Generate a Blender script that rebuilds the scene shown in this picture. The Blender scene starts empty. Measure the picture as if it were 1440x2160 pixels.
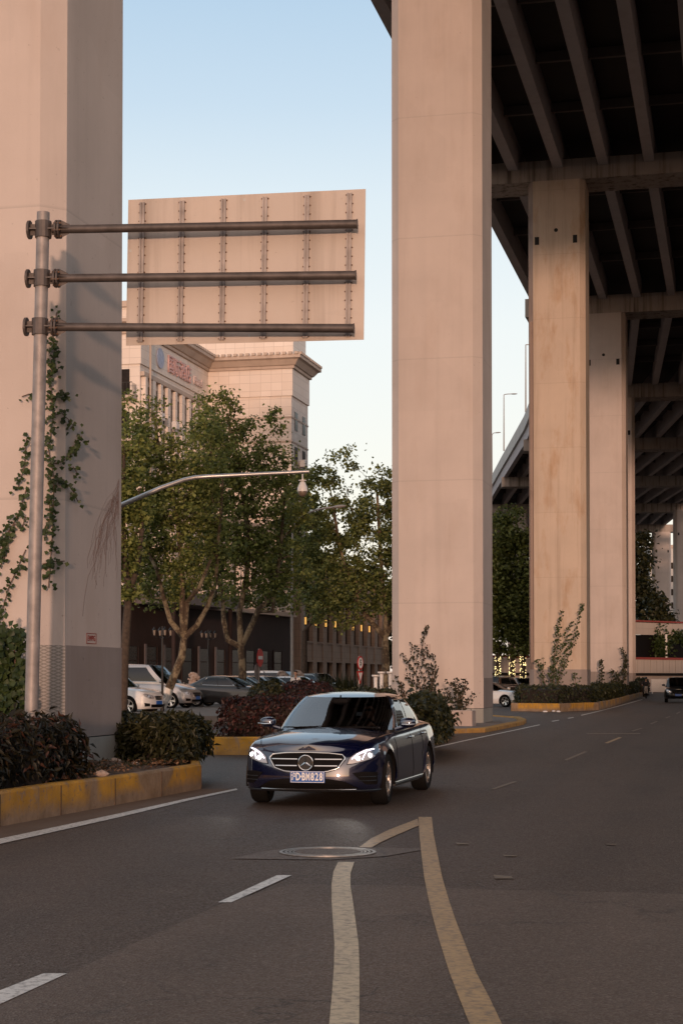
import bpy, math, random
import numpy as np
from mathutils import Vector, Matrix

sc = bpy.context.scene
R = math.radians
# ------------------------------------------------------------------ camera
CAM_H, FPX, HORIZ, PITCH = 1.65, 3600.0, 1430.0, R(1.5)
CROW = HORIZ - FPX * math.tan(PITCH)
cd = bpy.data.cameras.new('camera')
cam = bpy.data.objects.new('camera', cd)
sc.collection.objects.link(cam)
sc.camera = cam
cam.location = (0, 0, CAM_H)
cam.rotation_euler = (math.pi / 2 + PITCH, 0, 0)
cd.sensor_fit = 'VERTICAL'
cd.sensor_height = 36.0
cd.sensor_width = 24.0
cd.lens = 60.0
cd.shift_y = (CROW - 1080.0) / 2160.0
cd.clip_start = 0.1
cd.clip_end = 4000
# ------------------------------------------------------------------ light
SUN_EL, SUN_OFF = R(3.3), R(1.8)          # low sun behind the camera, along the viaduct
to_sun = Vector((-math.sin(SUN_OFF) * math.cos(SUN_EL), -math.cos(SUN_OFF) * math.cos(SUN_EL), math.sin(SUN_EL)))
w = bpy.data.worlds.new('World')
sc.world = w
w.use_nodes = True
wn = w.node_tree
bg = wn.nodes['Background']
sky = wn.nodes.new('ShaderNodeTexSky')
sky.sky_type = 'NISHITA'
sky.sun_disc = False
sky.sun_elevation = SUN_EL
sky.sun_rotation = math.pi + SUN_OFF
sky.air_density = 1.0
sky.dust_density = .4
sky.ozone_density = 1.0
# hazy dusk sky: the sky texture plus a pale haze layer by elevation, warmer on the sunset side
gtc = wn.nodes.new('ShaderNodeTexCoord')
gsp = wn.nodes.new('ShaderNodeSeparateXYZ')
wn.links.new(gtc.outputs['Generated'], gsp.inputs[0])
gr = wn.nodes.new('ShaderNodeValToRGB')
wn.links.new(gsp.outputs[2], gr.inputs[0])
HZ = ((0.0, (.82, .765, .745)), (.10, (.83, .805, .795)), (.20, (.80, .82, .84)), (.27, (.69, .765, .83)), (.32, (.54, .66, .79)), (.38, (.425, .575, .745)), (.60, (.50, .555, .62)), (1.0, (.42, .445, .48)))
el = gr.color_ramp.elements
el[0].position, el[0].color = HZ[0][0], (*HZ[0][1], 1)
el[1].position, el[1].color = HZ[-1][0], (*HZ[-1][1], 1)
for p_, c_ in HZ[1:-1]:
    e_ = el.new(p_); e_.color = (*c_, 1)
dt = wn.nodes.new('ShaderNodeVectorMath'); dt.operation = 'DOT_PRODUCT'
wn.links.new(gtc.outputs['Generated'], dt.inputs[0]); dt.inputs[1].default_value = tuple(to_sun)
gl_ = wn.nodes.new('ShaderNodeMapRange')
gl_.inputs[1].default_value, gl_.inputs[2].default_value, gl_.inputs[3].default_value, gl_.inputs[4].default_value = .35, 1.0, 0, 1
wn.links.new(dt.outputs['Value'], gl_.inputs[0])
mxw = wn.nodes.new('ShaderNodeMix'); mxw.data_type = 'RGBA'
wn.links.new(gl_.outputs[0], mxw.inputs[0]); wn.links.new(gr.outputs[0], mxw.inputs[6]); mxw.inputs[7].default_value = (1.38, 1.02, .86, 1)
bg2 = wn.nodes.new('ShaderNodeBackground'); bg2.inputs[1].default_value = HAZE_K = .95
wn.links.new(mxw.outputs[2], bg2.inputs[0])
adds = wn.nodes.new('ShaderNodeAddShader')
wn.links.new(bg.outputs[0], adds.inputs[0]); wn.links.new(bg2.outputs[0], adds.inputs[1])
wn.links.new(adds.outputs[0], wn.nodes['World Output'].inputs[0])
wn.links.new(sky.outputs[0], bg.inputs[0])
bg.inputs[1].default_value = 0.06
sd = bpy.data.lights.new('sun', 'SUN')
sd.energy = 2.0
sd.angle = R(2.2)
sd.color = (1.0, 0.625, 0.44)
so = bpy.data.objects.new('sun', sd)
sc.collection.objects.link(so)
so.rotation_euler = (-to_sun).to_track_quat('-Z', 'Y').to_euler()
sc.view_settings.view_transform = 'Standard'
sc.view_settings.look = 'None'
sc.view_settings.exposure = 0.0
sc.view_settings.gamma = 1.0
sc.cycles.use_adaptive_sampling = True
sc.cycles.max_bounces = 8
sc.cycles.caustics_reflective = False
sc.cycles.caustics_refractive = False

# ------------------------------------------------------------------ pixel helpers (1440 x 2160 frame of the photograph)
def ray(px, py):
    xc, yc = (px - 720.0) / FPX, (CROW - py) / FPX
    return Vector((xc, math.cos(PITCH) - math.sin(PITCH) * yc, math.sin(PITCH) + math.cos(PITCH) * yc))
def G(px, py, z=0.0):
    d = ray(px, py)
    t = (z - CAM_H) / d.z
    return Vector((d.x * t, d.y * t, z))
def W(px, py, Y):
    d = ray(px, py)
    t = Y / d.y
    return Vector((d.x * t, Y, CAM_H + d.z * t))
def GX(px, Y, z=0.0):
    return Vector(((px - 720.0) / FPX * Y, Y, z))
ROAD = math.atan(838 / FPX)
FD = Vector((math.cos(ROAD), -math.sin(ROAD), 0))    # across the viaduct, to the right
SD = Vector((math.sin(ROAD), math.cos(ROAD), 0))     # along the viaduct, away from the camera
UP = Vector((0, 0, 1))

# ------------------------------------------------------------------ object helpers
def link(o, parent=None):
    sc.collection.objects.link(o)
    if parent is not None:
        o.parent = parent
    return o
def tag(o, label=None, cat=None, group=None, kind=None):
    if label: o['label'] = label
    if cat: o['category'] = cat
    if group: o['group'] = group
    if kind: o['kind'] = kind
    return o
def empty(name, loc=(0, 0, 0), rz=0.0, parent=None):
    o = bpy.data.objects.new(name, None)
    o.location = loc
    o.rotation_euler = (0, 0, rz)
    o.empty_display_size = 0.2
    return link(o, parent)
def copy_tree(o, parent=None):
    c = o.copy()
    link(c)
    c.parent = parent
    for ch in list(o.children):
        copy_tree(ch, c)
    return c

class MB:
    """collects faces of one mesh"""
    def __init__(s):
        s.v, s.f, s.m = [], [], []
    def add(s, vs, fs, m=0):
        b = len(s.v)
        s.v += [tuple(v) for v in vs]
        s.f += [tuple(b + i for i in f) for f in fs]
        s.m += [m] * len(fs)
        return s
    def box(s, c, size, rz=0.0, m=0, M=None):
        hx, hy, hz = size[0] / 2, size[1] / 2, size[2] / 2
        ca, sa = math.cos(rz), math.sin(rz)
        vs = []
        for z in (-hz, hz):
            for x, y in ((-hx, -hy), (hx, -hy), (hx, hy), (-hx, hy)):
                if M is not None:
                    vs.append(Vector(c) + M @ Vector((x, y, z)))
                else:
                    vs.append((c[0] + ca * x - sa * y, c[1] + sa * x + ca * y, c[2] + z))
        return s.add(vs, [(0, 3, 2, 1), (4, 5, 6, 7), (0, 1, 5, 4), (1, 2, 6, 5), (2, 3, 7, 6), (3, 0, 4, 7)], m)
    def bbox(s, c, size, b=0.02, rz=0.0, m=0):
        """box with chamfered vertical and horizontal edges"""
        x, y, z = size[0] / 2, size[1] / 2, size[2] / 2
        b = min(b, x * .9, y * .9, z * .9)
        def ring(i, zz):
            pts = [(x - i, -y + b), (x - i, y - b), (x - b, y - i), (-x + b, y - i), (-x + i, y - b), (-x + i, -y + b), (-x + b, -y + i), (x - b, -y + i)]
            ca, sa = math.cos(rz), math.sin(rz)
            return [(c[0] + ca * p - sa * q, c[1] + sa * p + ca * q, c[2] + zz) for p, q in pts]
        rings = [ring(b * .9, -z), ring(0, -z + b), ring(0, z - b), ring(b * .9, z)]
        return s.loft(rings, closed=True, cap=True, m=m)
    def loft(s, rings, closed=True, cap=False, m=0):
        n = len(rings[0])
        vs = [p for r in rings for p in r]
        fs = []
        for i in range(len(rings) - 1):
            for j in range(n if closed else n - 1):
                k = (j + 1) % n
                fs.append((i * n + j, i * n + k, (i + 1) * n + k, (i + 1) * n + j))
        if cap:
            fs.append(tuple(range(n - 1, -1, -1)))
            fs.append(tuple((len(rings) - 1) * n + j for j in range(n)))
        return s.add(vs, fs, m)
    def prism(s, poly, z0, z1, m=0):
        """vertical prism of a counter-clockwise polygon of (x, y)"""
        n = len(poly)
        f0 = z0 if callable(z0) else (lambda x, y: z0)
        f1 = z1 if callable(z1) else (lambda x, y: z1)
        vs = [(p[0], p[1], f0(p[0], p[1])) for p in poly] + [(p[0], p[1], f1(p[0], p[1])) for p in poly]
        fs = [tuple(range(n - 1, -1, -1)), tuple(range(n, 2 * n))]
        fs += [(i, (i + 1) % n, n + (i + 1) % n, n + i) for i in range(n)]
        return s.add(vs, fs, m)
    def tube(s, pts, r, seg=8, m=0, cap=True):
        pts = [Vector(p) for p in pts]
        rs = r if isinstance(r, (list, tuple)) else [r] * len(pts)
        rings = []
        ref = None
        for i, p in enumerate(pts):
            t = (pts[min(i + 1, len(pts) - 1)] - pts[max(i - 1, 0)])
            if t.length < 1e-9: t = Vector((0, 0, 1))
            t.normalize()
            if ref is None or abs(ref.dot(t)) > .98:
                ref = Vector((0, 0, 1)) if abs(t.z) < .9 else Vector((1, 0, 0))
            u = t.cross(ref).normalized()
            v = u.cross(t).normalized()
            ref = v
            rings.append([p + (u * math.cos(a) + v * math.sin(a)) * rs[i] for a in [2 * math.pi * k / seg for k in range(seg)]])
        return s.loft(rings, closed=True, cap=cap, m=m)
    def lathe(s, prof, c=(0, 0, 0), seg=24, axis='z', m=0, M=None):
        """prof: (radius, height) pairs"""
        rings = []
        for r, h in prof:
            ring = []
            for k in range(seg):
                a = 2 * math.pi * k / seg
                if axis == 'z': p = Vector((r * math.cos(a), r * math.sin(a), h))
                elif axis == 'y': p = Vector((r * math.cos(a), h, r * math.sin(a)))
                else: p = Vector((h, r * math.cos(a), r * math.sin(a)))
                if M is not None: p = M @ p
                ring.append(Vector(c) + p)
            rings.append(ring)
        b0 = len(s.v)
        s.loft(rings, closed=True, cap=False, m=m)
        if tuple(prof[0]) != tuple(prof[-1]):
            if prof[0][0] < .06: s.f.append(tuple(b0 + k for k in range(seg - 1, -1, -1))); s.m.append(m)
            if prof[-1][0] < .06: s.f.append(tuple(b0 + (len(prof) - 1) * seg + k for k in range(seg))); s.m.append(m)
        return s
    def ell(s, c, r, seg=16, rings=10, m=0, M=None, pw=1.0):
        rr = []
        for i in range(rings + 1):
            ph = -math.pi / 2 + math.pi * (i / rings)
            ph = max(-math.pi / 2 + .02, min(math.pi / 2 - .02, ph))
            cz, sz = math.cos(ph), math.sin(ph)
            ring = []
            for k in range(seg):
                a = 2 * math.pi * k / seg
                def pp(v): return math.copysign(abs(v) ** pw, v)
                p = Vector((r[0] * pp(cz) * pp(math.cos(a)), r[1] * pp(cz) * pp(math.sin(a)), r[2] * pp(sz)))
                if M is not None: p = M @ p
                ring.append(Vector(c) + p)
            rr.append(ring)
        return s.loft(rr, closed=True, cap=True, m=m)
    def build(s, name, mats, parent=None, smooth=False, angle=35, **kw):
        me = bpy.data.meshes.new(name)
        me.from_pydata(s.v, [], s.f)
        for mt in (mats if isinstance(mats, (list, tuple)) else [mats]):
            me.materials.append(mt)
        if any(s.m):
            me.polygons.foreach_set('material_index', s.m)
        if smooth:
            me.polygons.foreach_set('use_smooth', [True] * len(s.f))
            try:
                me.set_sharp_from_angle(angle=R(angle))
            except Exception:
                pass
        me.update()
        o = bpy.data.objects.new(name, me)
        link(o, parent)
        tag(o, **kw)
        return o

def text_mesh(body, size, extrude=0.0, font=None, bold=0.0, name='lettering', sx=1.0, align='CENTER'):
    cu = bpy.data.curves.new(name, 'FONT')
    cu.body = body
    cu.size = size
    cu.extrude = extrude
    cu.offset = bold
    cu.align_x = align
    cu.align_y = 'CENTER'
    cu.resolution_u = 3
    o = bpy.data.objects.new(name, cu)
    sc.collection.objects.link(o)
    bpy.context.view_layer.update()
    me = bpy.data.meshes.new_from_object(o.evaluated_get(bpy.context.evaluated_depsgraph_get()))
    bpy.data.objects.remove(o)
    if sx != 1.0:
        for v in me.vertices: v.co.x *= sx
    return me

# ------------------------------------------------------------------ materials
def _nt(name):
    m = bpy.data.materials.new(name)
    m.use_nodes = True
    nt = m.node_tree
    return m, nt, nt.nodes['Principled BSDF']
def mixcol(nt, fac, a, b, blend='MIX'):
    n = nt.nodes.new('ShaderNodeMix')
    n.data_type = 'RGBA'
    n.blend_type = blend
    for sock, v in ((0, fac), (6, a), (7, b)):
        if isinstance(v, (int, float)): n.inputs[sock].default_value = v
        elif isinstance(v, (tuple, list)): n.inputs[sock].default_value = (*v, 1) if len(v) == 3 else v
        else: nt.links.new(v, n.inputs[sock])
    return n.outputs[2]
def noise(nt, scale, detail=4, rough=.55, vec=None, dist=0.0, stretch=None, coord='Object'):
    tc = nt.nodes.new('ShaderNodeTexCoord')
    v = tc.outputs[coord] if vec is None else vec
    if stretch is not None:
        mp = nt.nodes.new('ShaderNodeMapping')
        mp.inputs['Scale'].default_value = stretch
        nt.links.new(v, mp.inputs[0])
        v = mp.outputs[0]
    n = nt.nodes.new('ShaderNodeTexNoise')
    n.inputs['Scale'].default_value = scale
    n.inputs['Detail'].default_value = detail
    n.inputs['Roughness'].default_value = rough
    n.inputs['Distortion'].default_value = dist
    nt.links.new(v, n.inputs['Vector'])
    return n.outputs[0]
def ramp(nt, fac, lo, hi, a=0.0, b=1.0):
    n = nt.nodes.new('ShaderNodeMapRange')
    n.clamp = True
    n.inputs[1].default_value, n.inputs[2].default_value = lo, hi
    n.inputs[3].default_value, n.inputs[4].default_value = a, b
    nt.links.new(fac, n.inputs[0])
    return n.outputs[0]
def math_(nt, op, a, b=None, clamp=False):
    n = nt.nodes.new('ShaderNodeMath')
    n.operation = op
    n.use_clamp = clamp
    for i, v in enumerate((a, b)):
        if v is None: continue
        if isinstance(v, (int, float)): n.inputs[i].default_value = v
        else: nt.links.new(v, n.inputs[i])
    return n.outputs[0]
def bump(nt, bs, h, strength=.3, dist=.01):
    n = nt.nodes.new('ShaderNodeBump')
    n.inputs['Strength'].default_value = strength
    n.inputs['Distance'].default_value = dist
    nt.links.new(h, n.inputs['Height'])
    nt.links.new(n.outputs[0], bs.inputs['Normal'])
def plain(name, col, rough=.6, metal=0.0, var=.15, scale=6, spec=.5, coat=0.0, bumps=0.0, bscale=60, col2=None):
    m, nt, bs = _nt(name)
    c2 = col2 or tuple(min(1, c * (1 - var)) for c in col)
    c1 = col if col2 else tuple(min(1, c * (1 + var)) for c in col)
    f = ramp(nt, noise(nt, scale, 5), .3, .7)
    nt.links.new(mixcol(nt, f, c2, c1), bs.inputs['Base Color'])
    bs.inputs['Roughness'].default_value = rough
    bs.inputs['Metallic'].default_value = metal
    bs.inputs['Specular IOR Level'].default_value = spec
    bs.inputs['Coat Weight'].default_value = coat
    bs.inputs['Coat Roughness'].default_value = .04
    if bumps: bump(nt, bs, noise(nt, bscale, 3), bumps)
    return m
def emit(name, col, strength):
    m, nt, bs = _nt(name)
    bs.inputs['Base Color'].default_value = (*col, 1)
    bs.inputs['Emission Color'].default_value = (*col, 1)
    bs.inputs['Emission Strength'].default_value = strength
    return m
def sepz(nt, coord='Object'):
    tc = nt.nodes.new('ShaderNodeTexCoord')
    s = nt.nodes.new('ShaderNodeSeparateXYZ')
    nt.links.new(tc.outputs[coord], s.inputs[0])
    return s.outputs

def mat_concrete(name, col, stain=(.25, .16, .10), amt=.35, drip=.0, speck=.3, lines=None, rough=.85):
    """plastered concrete with cloudy patches, drips, small pits and faint lift joints"""
    m, nt, bs = _nt(name)
    cl = ramp(nt, noise(nt, .45, 6, .6), .35, .7)
    c = mixcol(nt, cl, tuple(x * .93 for x in col), tuple(min(1, x * 1.06) for x in col))
    st = ramp(nt, noise(nt, .9, 5, .6, stretch=(1, 1, .35)), .52, .78, 0, amt)
    c = mixcol(nt, st, c, stain)
    if drip:
        d = ramp(nt, noise(nt, 2.2, 5, .65, stretch=(1, 1, .045)), .50, .66, 0, drip)
        c = mixcol(nt, d, c, tuple(x * .35 for x in stain))
    fw_ = ramp(nt, noise(nt, 1.1, 3, .5, stretch=(1, 1, .02)), .48, .60, 0, .14)
    c = mixcol(nt, fw_, c, tuple(x * .70 for x in col))
    pt_ = nt.nodes.new('ShaderNodeTexVoronoi'); pt_.inputs['Scale'].default_value = .55; pt_.distance = 'CHEBYCHEV'
    tcp = nt.nodes.new('ShaderNodeTexCoord'); nt.links.new(tcp.outputs['Object'], pt_.inputs['Vector'])
    spp = nt.nodes.new('ShaderNodeSeparateColor'); nt.links.new(pt_.outputs['Color'], spp.inputs[0])
    c = mixcol(nt, ramp(nt, spp.outputs[0], .80, .82, 0, .10), c, tuple(x * .72 for x in col))
    sp = ramp(nt, noise(nt, 9, 4, .7), .66, .72, 0, speck)
    c = mixcol(nt, sp, c, tuple(x * .45 for x in stain))
    if lines:
        z = sepz(nt)[2]
        fr = math_(nt, 'FRACT', math_(nt, 'DIVIDE', z, lines))
        l = ramp(nt, fr, 0.0, .012, .45, 0)
        c = mixcol(nt, l, c, tuple(x * .6 for x in col))
    nt.links.new(c, bs.inputs['Base Color'])
    bs.inputs['Roughness'].default_value = rough
    bs.inputs['Specular IOR Level'].default_value = .25
    bump(nt, bs, noise(nt, 30, 5, .7), .25, .01)
    return m

def mat_kerb(name, yel, k=1.0):
    m, nt, bs = _nt(name)
    conc = mixcol(nt, ramp(nt, noise(nt, 3, 6, .7), .35, .65), (.15, .105, .075), (.29, .215, .16))
    ye = mixcol(nt, ramp(nt, noise(nt, 2.2, 5, .6), .35, .65), tuple(x * .62 for x in yel), yel)
    z = sepz(nt)[2]
    low = ramp(nt, math_(nt, 'ADD', z, math_(nt, 'MULTIPLY', noise(nt, 1.6, 5, .7), -.35)), -.10, .06, 1, 0)
    patch = ramp(nt, noise(nt, .62, 3, .5, dist=.5), .50, .56)
    chips = ramp(nt, noise(nt, 8, 8, .8), .53, .60)
    streak = ramp(nt, noise(nt, 5, 5, .7, stretch=(1, 1, .12)), .58, .66, 0, .8)
    f = math_(nt, 'MAXIMUM', math_(nt, 'MAXIMUM', math_(nt, 'MULTIPLY', low, .9 * k), math_(nt, 'MULTIPLY', patch, .85 * k * k)), math_(nt, 'MAXIMUM', math_(nt, 'MULTIPLY', chips, .85), streak))
    c = mixcol(nt, f, ye, conc)
    c = mixcol(nt, ramp(nt, noise(nt, 14, 4, .7), .62, .70, 0, .6), c, (.07, .045, .03))
    nt.links.new(c, bs.inputs['Base Color'])
    bs.inputs['Roughness'].default_value = .8
    bump(nt, bs, noise(nt, 30, 6, .8), .5, .012)
    return m
def mat_leaf(name, dark, light, trans=.35, rough=.45, tip=None):
    m, nt, bs = _nt(name)
    at = nt.nodes.new('ShaderNodeAttribute')
    at.attribute_name = 'rnd'
    f = at.outputs['Fac']
    big = ramp(nt, noise(nt, .8, 3), .3, .7, -.13, .13)
    f2 = math_(nt, 'ADD', f, big, clamp=True)
    c = mixcol(nt, f2, dark, light)
    if tip is not None:
        g = ramp(nt, f, .80, .86)
        c = mixcol(nt, g, c, tip)
    nt.links.new(c, bs.inputs['Base Color'])
    bs.inputs['Roughness'].default_value = rough
    bs.inputs['Specular IOR Level'].default_value = .35
    tr = nt.nodes.new('ShaderNodeBsdfTranslucent')
    nt.links.new(c, tr.inputs[0])
    mx = nt.nodes.new('ShaderNodeMixShader')
    mx.inputs[0].default_value = trans
    nt.links.new(bs.outputs[0], mx.inputs[1])
    nt.links.new(tr.outputs[0], mx.inputs[2])
    nt.links.new(mx.outputs[0], nt.nodes['Material Output'].inputs[0])
    return m

def leaves(name, pos, nrm, size, mat, parent=None, seed=0, fold=.18, aspect=.62, droop=0.0, **kw):
    """one mesh of leaf blades (two folded quads each) at pos (n,3), facing nrm (n,3), of length size (n)"""
    rng = np.random.default_rng(seed)
    n = len(pos)
    pos = np.asarray(pos, float); nrm = np.asarray(nrm, float)
    size = np.broadcast_to(np.asarray(size, float), (n,))[:, None]
    nrm = nrm / (np.linalg.norm(nrm, axis=1)[:, None] + 1e-9)
    d = rng.normal(size=(n, 3)); d[:, 2] -= droop
    d -= nrm * (d * nrm).sum(1)[:, None]
    d /= (np.linalg.norm(d, axis=1)[:, None] + 1e-9)
    s = np.cross(nrm, d)
    h = size * aspect / 2
    V = np.empty((n, 6, 3))
    V[:, 0] = pos
    V[:, 1] = pos + d * size * .42 + s * h + nrm * size * fold
    V[:, 2] = pos + d * size
    V[:, 3] = pos + d * size * .42 - s * h + nrm * size * fold
    V[:, 4] = pos + d * size * .12
    V[:, 5] = pos + d * size * .9
    V = V[:, :4]
    base = (np.arange(n) * 4)[:, None]
    F = np.concatenate([base + np.array([[0, 1, 2]]), base + np.array([[0, 2, 3]])], 1).reshape(-1, 3)
    me = bpy.data.meshes.new(name)
    me.vertices.add(n * 4)
    me.vertices.foreach_set('co', V.reshape(-1))
    me.loops.add(n * 6)
    me.loops.foreach_set('vertex_index', F.reshape(-1).astype(np.int32))
    me.polygons.add(n * 2)
    me.polygons.foreach_set('loop_start', (np.arange(n * 2) * 3).astype(np.int32))
    me.polygons.foreach_set('loop_total', np.full(n * 2, 3, np.int32))
    me.update(calc_edges=True)
    a = me.attributes.new('rnd', 'FLOAT', 'FACE')
    a.data.foreach_set('value', np.repeat(rng.random(n), 2))
    me.materials.append(mat)
    o = bpy.data.objects.new(name, me)
    link(o, parent)
    tag(o, **kw)
    return o
M = {}
M['pillar'] = mat_concrete('pillar_plaster', (.545, .465, .42), (.38, .28, .22), .38, .08, .5, lines=4.2)
M['pillar_stained'] = mat_concrete('pillar_plaster_stained', (.54, .43, .34), (.38, .215, .10), 1.0, .22, .5, lines=3.6)
M['dado'] = mat_concrete('dado_plaster', (.30, .255, .235), (.20, .15, .13), .4, .15, .5)
M['dado_pale'] = mat_concrete('dado_plaster_pale', (.46, .38, .34), (.30, .22, .18), .4, .15, .4)
M['plinth'] = mat_concrete('plinth_plaster', (.34, .33, .30), (.16, .12, .09), .5, .3, .5)
M['cap'] = mat_concrete('cap_concrete', (.38, .32, .28), (.13, .085, .06), .5, .8, .3)
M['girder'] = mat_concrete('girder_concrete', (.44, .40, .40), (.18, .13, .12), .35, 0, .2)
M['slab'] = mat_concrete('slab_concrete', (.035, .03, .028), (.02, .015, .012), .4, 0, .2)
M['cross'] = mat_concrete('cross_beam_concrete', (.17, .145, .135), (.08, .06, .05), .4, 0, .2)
M['parapet'] = mat_concrete('parapet_concrete', (.55, .53, .50), (.30, .25, .20), .3, .2, .2)
M['hole'] = plain('dark_recess', (.012, .01, .01), .9)
M['peel'] = mat_concrete('peeling_plaster', (.30, .22, .18), (.09, .055, .045), .9, .2, .8)

def mat_mesh_dado():
    m, nt, bs = _nt('dado_netting')
    o = sepz(nt)
    xy = math_(nt, 'ADD', o[0], math_(nt, 'MULTIPLY', o[1], -.4))
    z2 = math_(nt, 'MULTIPLY', o[2], 1.25)
    a = math_(nt, 'FRACT', math_(nt, 'MULTIPLY', math_(nt, 'ADD', xy, z2), 16))
    b = math_(nt, 'FRACT', math_(nt, 'MULTIPLY', math_(nt, 'SUBTRACT', xy, z2), 16))
    la = math_(nt, 'GREATER_THAN', a, .68); lb = math_(nt, 'GREATER_THAN', b, .68)
    l = math_(nt, 'MAXIMUM', la, lb)
    base = mixcol(nt, ramp(nt, noise(nt, 1.2, 5), .3, .7), (.34, .30, .27), (.50, .45, .41))
    c = mixcol(nt, math_(nt, 'MULTIPLY', l, .55), base, (.13, .115, .10))
    nt.links.new(c, bs.inputs['Base Color'])
    bs.inputs['Roughness'].default_value = .9
    return m
M['netting'] = mat_mesh_dado()

def mat_asphalt(name, c1, c2, rough=.62, grit=.35, lanes=True):
    m, nt, bs = _nt(name)
    tc = nt.nodes.new('ShaderNodeTexCoord')
    big = ramp(nt, noise(nt, .12, 5, .6, stretch=(1, .35, 1)), .35, .68)
    c = mixcol(nt, big, c1, c2)
    med = ramp(nt, noise(nt, 1.3, 6, .7), .52, .72, 0, .38)
    c = mixcol(nt, med, c, tuple(x * 1.45 for x in c2))
    if lanes:
        sx = nt.nodes.new('ShaderNodeSeparateXYZ'); nt.links.new(tc.outputs['Object'], sx.inputs[0])
        v_ = math_(nt, 'SUBTRACT', math_(nt, 'MULTIPLY', sx.outputs[0], math.cos(ROAD)), math_(nt, 'MULTIPLY', sx.outputs[1], math.sin(ROAD)))
        tr = math_(nt, 'SINE', math_(nt, 'MULTIPLY', v_, 2 * math.pi / 1.75))
        tr = math_(nt, 'MULTIPLY', ramp(nt, tr, .0, 1.0), ramp(nt, noise(nt, .35, 4, .6), .35, .6))
        c = mixcol(nt, math_(nt, 'MULTIPLY', tr, .5), c, tuple(x * .6 for x in c1))
    oil = ramp(nt, noise(nt, .5, 5, .65, stretch=(1.6, .25, 1)), .56, .75, 0, .5)
    c = mixcol(nt, oil, c, tuple(x * .5 for x in c1))
    spots = ramp(nt, noise(nt, 3.1, 3, .5), .70, .76, 0, .6)
    c = mixcol(nt, spots, c, tuple(x * .4 for x in c1))
    # cracks
    vc = nt.nodes.new('ShaderNodeTexVoronoi'); vc.feature = 'DISTANCE_TO_EDGE'; vc.inputs['Scale'].default_value = .33
    dn = nt.nodes.new('ShaderNodeTexNoise'); dn.inputs['Scale'].default_value = 1.6; dn.inputs['Detail'].default_value = 6
    nt.links.new(tc.outputs['Object'], dn.inputs['Vector'])
    ad = nt.nodes.new('ShaderNodeVectorMath'); ad.operation = 'ADD'
    nt.links.new(tc.outputs['Object'], ad.inputs[0]); nt.links.new(dn.outputs['Color'], ad.inputs[1])
    nt.links.new(ad.outputs[0], vc.inputs['Vector'])
    cr = math_(nt, 'MULTIPLY', ramp(nt, vc.outputs['Distance'], .0, .010, 1, 0), ramp(nt, noise(nt, .22, 3), .46, .52))
    c = mixcol(nt, math_(nt, 'MULTIPLY', cr, .75), c, tuple(x * .25 for x in c1))
    v = nt.nodes.new('ShaderNodeTexVoronoi')
    v.inputs['Scale'].default_value = 70
    nt.links.new(tc.outputs['Object'], v.inputs['Vector'])
    sep = nt.nodes.new('ShaderNodeSeparateColor')
    nt.links.new(v.outputs['Color'], sep.inputs[0])
    g = ramp(nt, sep.outputs[0], .72, 1.0, 0, grit)
    c = mixcol(nt, g, c, (.30, .25, .21))
    g2 = ramp(nt, sep.outputs[1], .7, 1.0, 0, .55)
    c = mixcol(nt, g2, c, tuple(x * .35 for x in c1))
    nt.links.new(c, bs.inputs['Base Color'])
    nt.links.new(ramp(nt, sep.outputs[2], 0, 1, rough - .15, rough + .15), bs.inputs['Roughness'])
    bs.inputs['Specular IOR Level'].default_value = .45
    bump(nt, bs, v.outputs['Distance'], .6, .010)
    return m
M['asphalt'] = mat_asphalt('asphalt', (.060, .038, .026), (.084, .054, .038))
M['asphalt_worn'] = mat_asphalt('asphalt_worn', (.096, .064, .046), (.125, .086, .064))
M['asphalt_patch'] = mat_asphalt('asphalt_patch', (.105, .078, .062), (.135, .102, .084), .6, lanes=False)
M['ground'] = plain('city_ground', (.10, .085, .075), .9, scale=.2)
M['gutter'] = mat_concrete('gutter_concrete', (.17, .12, .09), (.08, .05, .035), .6, 0, .6)
M['pave'] = plain('pavement', (.20, .17, .15), .85, scale=1.5, bumps=.2)

def mat_paint(name, col, under=(.09, .075, .07), wear=.5, scale=7, rough=.5, big=None):
    m, nt, bs = _nt(name)
    f = ramp(nt, noise(nt, scale, 8, .75), wear - .06, wear + .10, 0, .85)
    c = mixcol(nt, ramp(nt, noise(nt, 1.5, 5), .3, .7), tuple(x * .8 for x in col), col)
    c = mixcol(nt, f, c, under)
    if big is not None:
        c = mixcol(nt, ramp(nt, noise(nt, .55, 3, .5, dist=.4), .47, .53), c, big)
        c = mixcol(nt, ramp(nt, noise(nt, 3.5, 6, .7, stretch=(1, 1, .3)), .60, .72, 0, .55), c, (.10, .055, .03))
    nt.links.new(c, bs.inputs['Base Color'])
    bs.inputs['Roughness'].default_value = rough
    bump(nt, bs, noise(nt, 60, 4), .25, .006)
    return m
M['line_white'] = mat_paint('road_paint_white', (.78, .75, .70), wear=.54, scale=20)
M['line_white_worn'] = mat_paint('road_paint_white_worn', (.40, .37, .34), wear=.50, scale=10)
M['line_cream'] = mat_paint('road_paint_cream', (.62, .48, .31), (.17, .12, .09), wear=.53, scale=16)
M['line_yellow'] = mat_paint('road_paint_yellow', (.50, .32, .155), (.15, .11, .085), wear=.52, scale=16)
M['line_faint'] = mat_paint('road_paint_faint', (.20, .145, .085), wear=.48, scale=9)
M['kerb'] = mat_kerb('kerb_paint_worn', (.56, .29, .03))
M['kerb_full'] = mat_kerb('kerb_paint_yellow', (.60, .31, .03), .45)
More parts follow.
